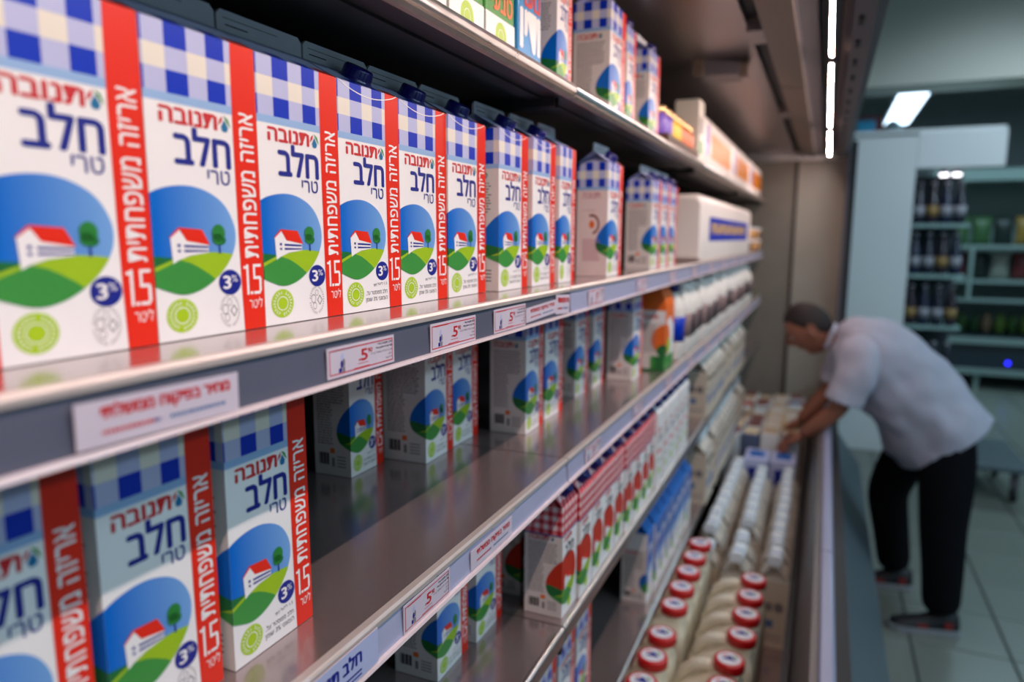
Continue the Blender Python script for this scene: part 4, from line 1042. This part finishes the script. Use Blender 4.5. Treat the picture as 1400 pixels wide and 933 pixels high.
# platform trolley behind the worker
tr = empty('platform_trolley', (1.06, 5.3, 0), 0, 'low grey platform trolley on the floor behind the worker', 'trolley')
b = MB(); b.box(-.24, .14, -.34, .34, .20, .235, plinth_m); b.build('platform', tr, bevel=.006)
for sx, sy in ((-.16, -.26), (.08, -.26), (-.16, .26), (.08, .26)):
    w_ = MB(); w_.lathe([(.04, -.015), (.045, -.008), (.045, .008), (.04, .015)], (sx, sy, .046), blackp, 16, Vector((1, 0, 0))); w_.build('wheel', tr)
    b = MB(); b.box(sx-.02, sx+.02, sy-.015, sy+.015, .085, .20, canopy_g); b.build('wheel_bracket', tr)


# ================================================================== PERSON
skin = mat('skin', srgb(150, 92, 70), .5, noise=.08, scale=20); hairm = mat('hair', srgb(34, 18, 16), .7, noise=.3, scale=120, bump=.3)
shirtm = mat('white_shirt', srgb(184, 180, 196), .7, noise=.04, scale=12, bump=.25); trou = mat('black_trousers', (.006, .006, .008), .95, spec=.1, noise=.3, scale=20, bump=.2)
shoem = mat('shoe_black', (.012, .012, .016), .5, noise=.3); solem = mat('shoe_sole', srgb(150, 150, 156), .5, noise=.1); shoer = mat('shoe_red', srgb(140, 40, 40), .5, noise=.1)
man = empty('person', (.45, 3.34, 0), 0, 'person in white short-sleeved shirt and black trousers bending over the case well', 'person')
def skinned(name, V, E, Rr, sub=2):
    me = bpy.data.meshes.new(name); me.from_pydata(V, E, []); o = bpy.data.objects.new(name, me); C.objects.link(o)
    md = o.modifiers.new('s', 'SKIN'); md.use_smooth_shade = True
    for i, r in enumerate(Rr):
        sv = me.skin_vertices[0].data[i]; sv.radius = (r, r) if not isinstance(r, tuple) else r; sv.use_root = (i == 0)
    ss = o.modifiers.new('u', 'SUBSURF'); ss.levels = sub; ss.render_levels = sub
    bpy.context.view_layer.update()
    out = bpy.data.meshes.new_from_object(o.evaluated_get(bpy.context.evaluated_depsgraph_get()))
    bpy.data.objects.remove(o); return out
def chainmesh(pts, rad, sub=2): return skinned('c', pts, [(i, i+1) for i in range(len(pts)-1)], rad, sub)
def join(name, meshes, mats_, parent):
    bm = bmesh.new(); nv = 0
    for me, mi in meshes:
        k = len(bm.faces); bm.from_mesh(me); bm.faces.ensure_lookup_table()
        for f in bm.faces[k:]: f.material_index = mi; f.smooth = True
    out = bpy.data.meshes.new(name); bm.to_mesh(out); bm.free()
    for m_ in mats_: out.materials.append(m_)
    o = bpy.data.objects.new(name, out); C.objects.link(o); o.parent = parent
    o.matrix_parent_inverse = Matrix.Translation(parent.location).inverted()
    return o
V = [(.52,3.36,.84),(.42,3.36,.98),(.28,3.36,1.10),(.15,3.36,1.14),(.085,3.36,1.155),(-.01,3.36,1.19),          # pelvis..head base
     (.150,3.22,1.130),(.155,3.17,1.10),(.088,3.16,.90),(.015,3.17,.825),(-.050,3.185,.765),                      # near arm
     (.130,3.50,1.130),(.120,3.55,1.10),(.050,3.56,.89),(-.01,3.53,.81),(-.070,3.50,.745),                       # far arm
     (.50,3.27,.80),(.500,3.21,.46),(.515,3.17,.12),(.42,3.46,.78),(.318,3.53,.47),(.375,3.53,.12)]
E = [(0,1),(1,2),(2,3),(3,4),(4,5),(3,6),(6,7),(7,8),(8,9),(9,10),(3,11),(11,12),(12,13),(13,14),(14,15),(0,16),(16,17),(17,18),(0,19),(19,20),(20,21)]
Rr = [.10,.11,.13,.10,.056,.054,.06,.048,.040,.038,.027,.06,.048,.040,.037,.027,.075,.05,.035,.075,.05,.035]
parts = [(skinned('b', V, E, Rr), 0)]
def hand(w, d, palm_n, side):
    w = Vector(w); d = Vector(d).normalized(); nrm = Vector(palm_n).normalized(); s = d.cross(nrm).normalized()*side
    out = [(chainmesh([w-d*.01, w+d*.035, w+d*.075], [(.024, .026), (.034, .017), (.037, .015)]), 0)]
    for i, (o_, L) in enumerate(((-.027, .062), (-.009, .072), (.009, .068), (.026, .052))):
        b0 = w+d*.07+s*o_
        d1 = (d+nrm*.25).normalized(); d2 = (d+nrm*.9).normalized(); d3 = (d*.6+nrm*1.1).normalized()
        p1 = b0+d1*L*.45; p2 = p1+d2*L*.32; p3 = p2+d3*L*.25
        out.append((chainmesh([b0, p1, p2, p3], [.0095, .009, .0082, .007], 1), 0))
    t0 = w+d*.025-s*.026; t1 = t0+(d*.6-s*.9+nrm*.3).normalized()*.03; t2 = t1+(d*.9-s*.3+nrm*.5).normalized()*.028
    out.append((chainmesh([t0, t1, t2], [.012, .011, .009], 1), 0)); return out
parts += hand((-.050, 3.185, .765), (-.70, .10, -.62), (-.2, .35, -.9), 1); parts += hand((-.070, 3.50, .745), (-.75, -.2, -.55), (-.2, -.35, -.9), -1)
# head
HC = Vector((-.052, 3.36, 1.205)); Fw = Vector((-.80, -.05, -.60)).normalized(); Sd = Vector((0, 1, 0)); Sd = (Sd-Fw*Sd.dot(Fw)).normalized(); Up = Fw.cross(Sd)
if Up.z < 0: Up = -Up
def headpt(ph, th, infl=1.0):
    """th=0 faces forward; ph polar from crown"""
    f, s, u = math.sin(ph)*math.cos(th), math.sin(ph)*math.sin(th), math.cos(ph)
    rf, rs, ru = .098, .076, .118
    if u < 0: rs *= 1-.28*(-u)**1.2; rf *= 1-.10*(-u)
    P_ = Vector((f*rf, s*rs, u*ru))
    if f > 0:
        P_.x += -.008*f
        nose = math.exp(-((s/.16)**2+((u+.10)/.17)**2)); P_.x += .030*nose*f
        br = math.exp(-((u-.16)/.09)**2)*math.exp(-(s/.6)**2); P_.x += .007*br
        for es in (-.36, .36): P_.x -= .010*math.exp(-(((s-es)/.14)**2+((u-.03)/.09)**2))
        P_.x += .008*math.exp(-((s/.30)**2+((u+.50)/.07)**2))-.005*math.exp(-((s/.3)**2+((u+.60)/.04)**2)); P_.x += .012*math.exp(-((s/.3)**2+((u+.85)/.14)**2))
    return HC+(Fw*P_.x+Sd*P_.y+Up*P_.z)*infl
hm = MB(); N1, N2 = 30, 36
hm.grid([[headpt(math.pi*max(.002, min(.998, i/N1)), 2*math.pi*j/N2) for j in range(N2)] for i in range(N1+1)], skin)
for es in (-1, 1):      # ears
    c0 = HC+Sd*es*.074-Fw*.006-Up*.008
    hm.grid([[c0+Sd*es*hh+(Fw*math.cos(2*math.pi*j/12)*.017+Up*math.sin(2*math.pi*j/12)*.030)*rr_-Fw*hh*.5 for j in range(12)] for rr_, hh in ((.7, -.004), (1, .006), (1, .013), (.75, .010), (.4, .006))], skin)
parts.append((hm.mesh('h', True), 0))
body = join('body', parts, [skin], man)
eyew = mat('eye_white', srgb(220, 214, 210), .3, noise=.02)
b = MB()
for es in (-1, 1):
    c0 = HC+Fw*.073+Sd*es*.029+Up*.004; b.lathe([(.0002, -.010), (.008, -.006), (.010, 0), (.008, .006), (.0002, .010)], c0, eyew, 12, Fw); b.lathe([(.0045, .0085), (.0002, .0105)], c0, blackp, 10, Fw)
bp_(b, 'eyes', man)
b = MB()    # eyebrows and lips
for es in (-1, 1): b.tube([headpt(math.radians(79), es*a, 1.01) for a in (.15, .35, .55)], [.003, .004, .002], hairm, 6)
bp_(b, 'eyebrows', man)
b = MB(); rings = []        # short cropped hair
for i in range(15):
    row = []
    for j in range(40):
        th = 2*math.pi*j/40; c = math.cos(th); lim = math.radians(52 if c > .75 else (52+(.75-c)/.75*38 if c > 0 else 90+min(1, -c*1.6)*32))
        row.append(headpt(max(.004, lim*i/14), th, 1.045 if i < 13 else (1.03 if i == 13 else .99)))
    rings.append(row)
b.grid(rings, hairm, caps=False); bp_(b, 'hair', man)
def loft(rings, mt, name, n=28, caps=False, wob=0.0, sol=.004):
    mb = MB(); R_ = random.Random(5); out = []
    ph = [R_.uniform(0, 6) for _ in range(6)]
    for k, (c, a, b_) in enumerate(rings):
        c, a, b_ = Vector(c), Vector(a), Vector(b_); row = []
        for j in range(n):
            t = 2*math.pi*j/n; w_ = 1+wob*(math.sin(3*t+ph[0]+k*.9)+.6*math.sin(7*t+ph[1]-k*1.7))
            row.append(c+(a*math.cos(t)+b_*math.sin(t))*w_)
        out.append(row)
    mb.grid(out, mt, caps=caps); o = bp_(mb, name, man)
    s = o.modifiers.new('s', 'SUBSURF'); s.levels = 1; s.render_levels = 1
    if mt is shirtm:
        s.levels = s.render_levels = 3
        tx = bpy.data.textures.get('folds') or bpy.data.textures.new('folds', 'CLOUDS'); tx.noise_scale = .13; tx.noise_depth = 1
        d = o.modifiers.new('folds', 'DISPLACE'); d.texture = tx; d.strength = .035; d.mid_level = .5; d.texture_coords = 'GLOBAL'
    if not caps: m_ = o.modifiers.new('t', 'SOLIDIFY'); m_.thickness = sol
    return o
def ring(back, front, hw, y=3.36):
    b_, f_2 = Vector((back[0], y, back[1])), Vector((front[0], y, front[1])); c = (b_+f_2)/2
    return (c, (b_-f_2)/2, (0, hw, 0))
sh = loft([ring((.070,1.222),(.030,1.115),.062), ring((.088,1.245),(.045,1.075),.10), ring((.125,1.268),(.075,1.01),.175), ring((.20,1.275),(.12,.95),.205), ring((.30,1.252),(.175,.885),.205), ring((.40,1.180),(.215,.825),.20), ring((.47,1.108),(.240,.79),.195), ring((.54,1.035),(.262,.75),.19), ring((.61,.945),(.285,.69),.19), ring((.668,.872),(.345,.625),.195)], shirtm, 'shirt', 30, wob=.012)
def sleeve(pts, radii, nm):
    rg = []
    for i, (p, r) in enumerate(zip(pts, radii)):
        d = (Vector(pts[min(i+1, len(pts)-1)])-Vector(pts[max(i-1, 0)])).normalized(); a = d.cross(Vector((0, 1, 0))).normalized(); b_ = d.cross(a); rg.append((p, a*r, b_*r))
    return loft(rg, shirtm, nm, 20, wob=.02)
sleeve([(.165,3.24,1.13),(.160,3.19,1.10),(.140,3.165,1.04),(.115,3.155,.98),(.100,3.155,.935)], [.095,.092,.080,.074,.074], 'sleeve')
sleeve([(.140,3.48,1.13),(.130,3.53,1.10),(.105,3.55,1.03),(.085,3.56,.97),(.070,3.56,.93)], [.095,.090,.078,.072,.072], 'sleeve')
col = loft([((.045,3.36,1.165),(.022,0,.060),(0,.064,0)), ((.028,3.36,1.175),(.022,0,.058),(0,.062,0))], shirtm, 'collar', 20, sol=.005)
tv = [(.53,3.36,.84),(.50,3.28,.76),(.505,3.235,.62),(.500,3.205,.46),(.510,3.18,.28),(.517,3.17,.075),(.43,3.45,.75),(.365,3.50,.61),(.318,3.53,.46),(.350,3.53,.28),(.380,3.53,.075),(.46,3.36,.93)]
tm_ = skinned('t', tv, [(0,1),(1,2),(2,3),(3,4),(4,5),(0,6),(6,7),(7,8),(8,9),(9,10),(0,11)], [.135,.122,.112,.096,.084,.074,.115,.104,.092,.080,.072,.135])
join('trousers', [(tm_, 0)], [trou], man)
def shoe(x, y, nm, rz):
    t = MB(); rings = []; srings = []
    prof = [(.10, .030, .085), (.085, .036, .100), (.045, .038, .105), (.01, .038, .088), (-.04, .041, .066), (-.09, .044, .054), (-.13, .038, .044), (-.155, .020, .028)]
    for px, hw, h in prof:
        rings.append([(px, hw*math.cos(a), .022+(h-.022)*max(0, math.sin(a))) for a in [math.pi*i/10 for i in range(11)]])
    t.grid(rings, shoem)
    for px, hw, h in prof: srings.append([(px*1.03, -hw*1.08, 0), (px*1.03, hw*1.08, 0), (px*1.03, hw*1.1, .026), (px*1.03, -hw*1.1, .026)])
    o = t.build('shoe', man); o.matrix_parent_inverse = Matrix.Translation(man.location).inverted(); o.location = (x, y, 0.001); o.rotation_euler = (0, 0, rz)
    s = MB(); s.grid(srings, solem, smooth=False); s.box(.04, .07, -.0415, -.039, .03, .06, shoer); s.box(-.06, -.02, -.0425, -.040, .028, .045, shoer); so = s.build('sole', o)
shoe(.485, 3.175, 'a', .2); shoe(.352, 3.535, 'b', .15)

bpy.context.view_layer.update()
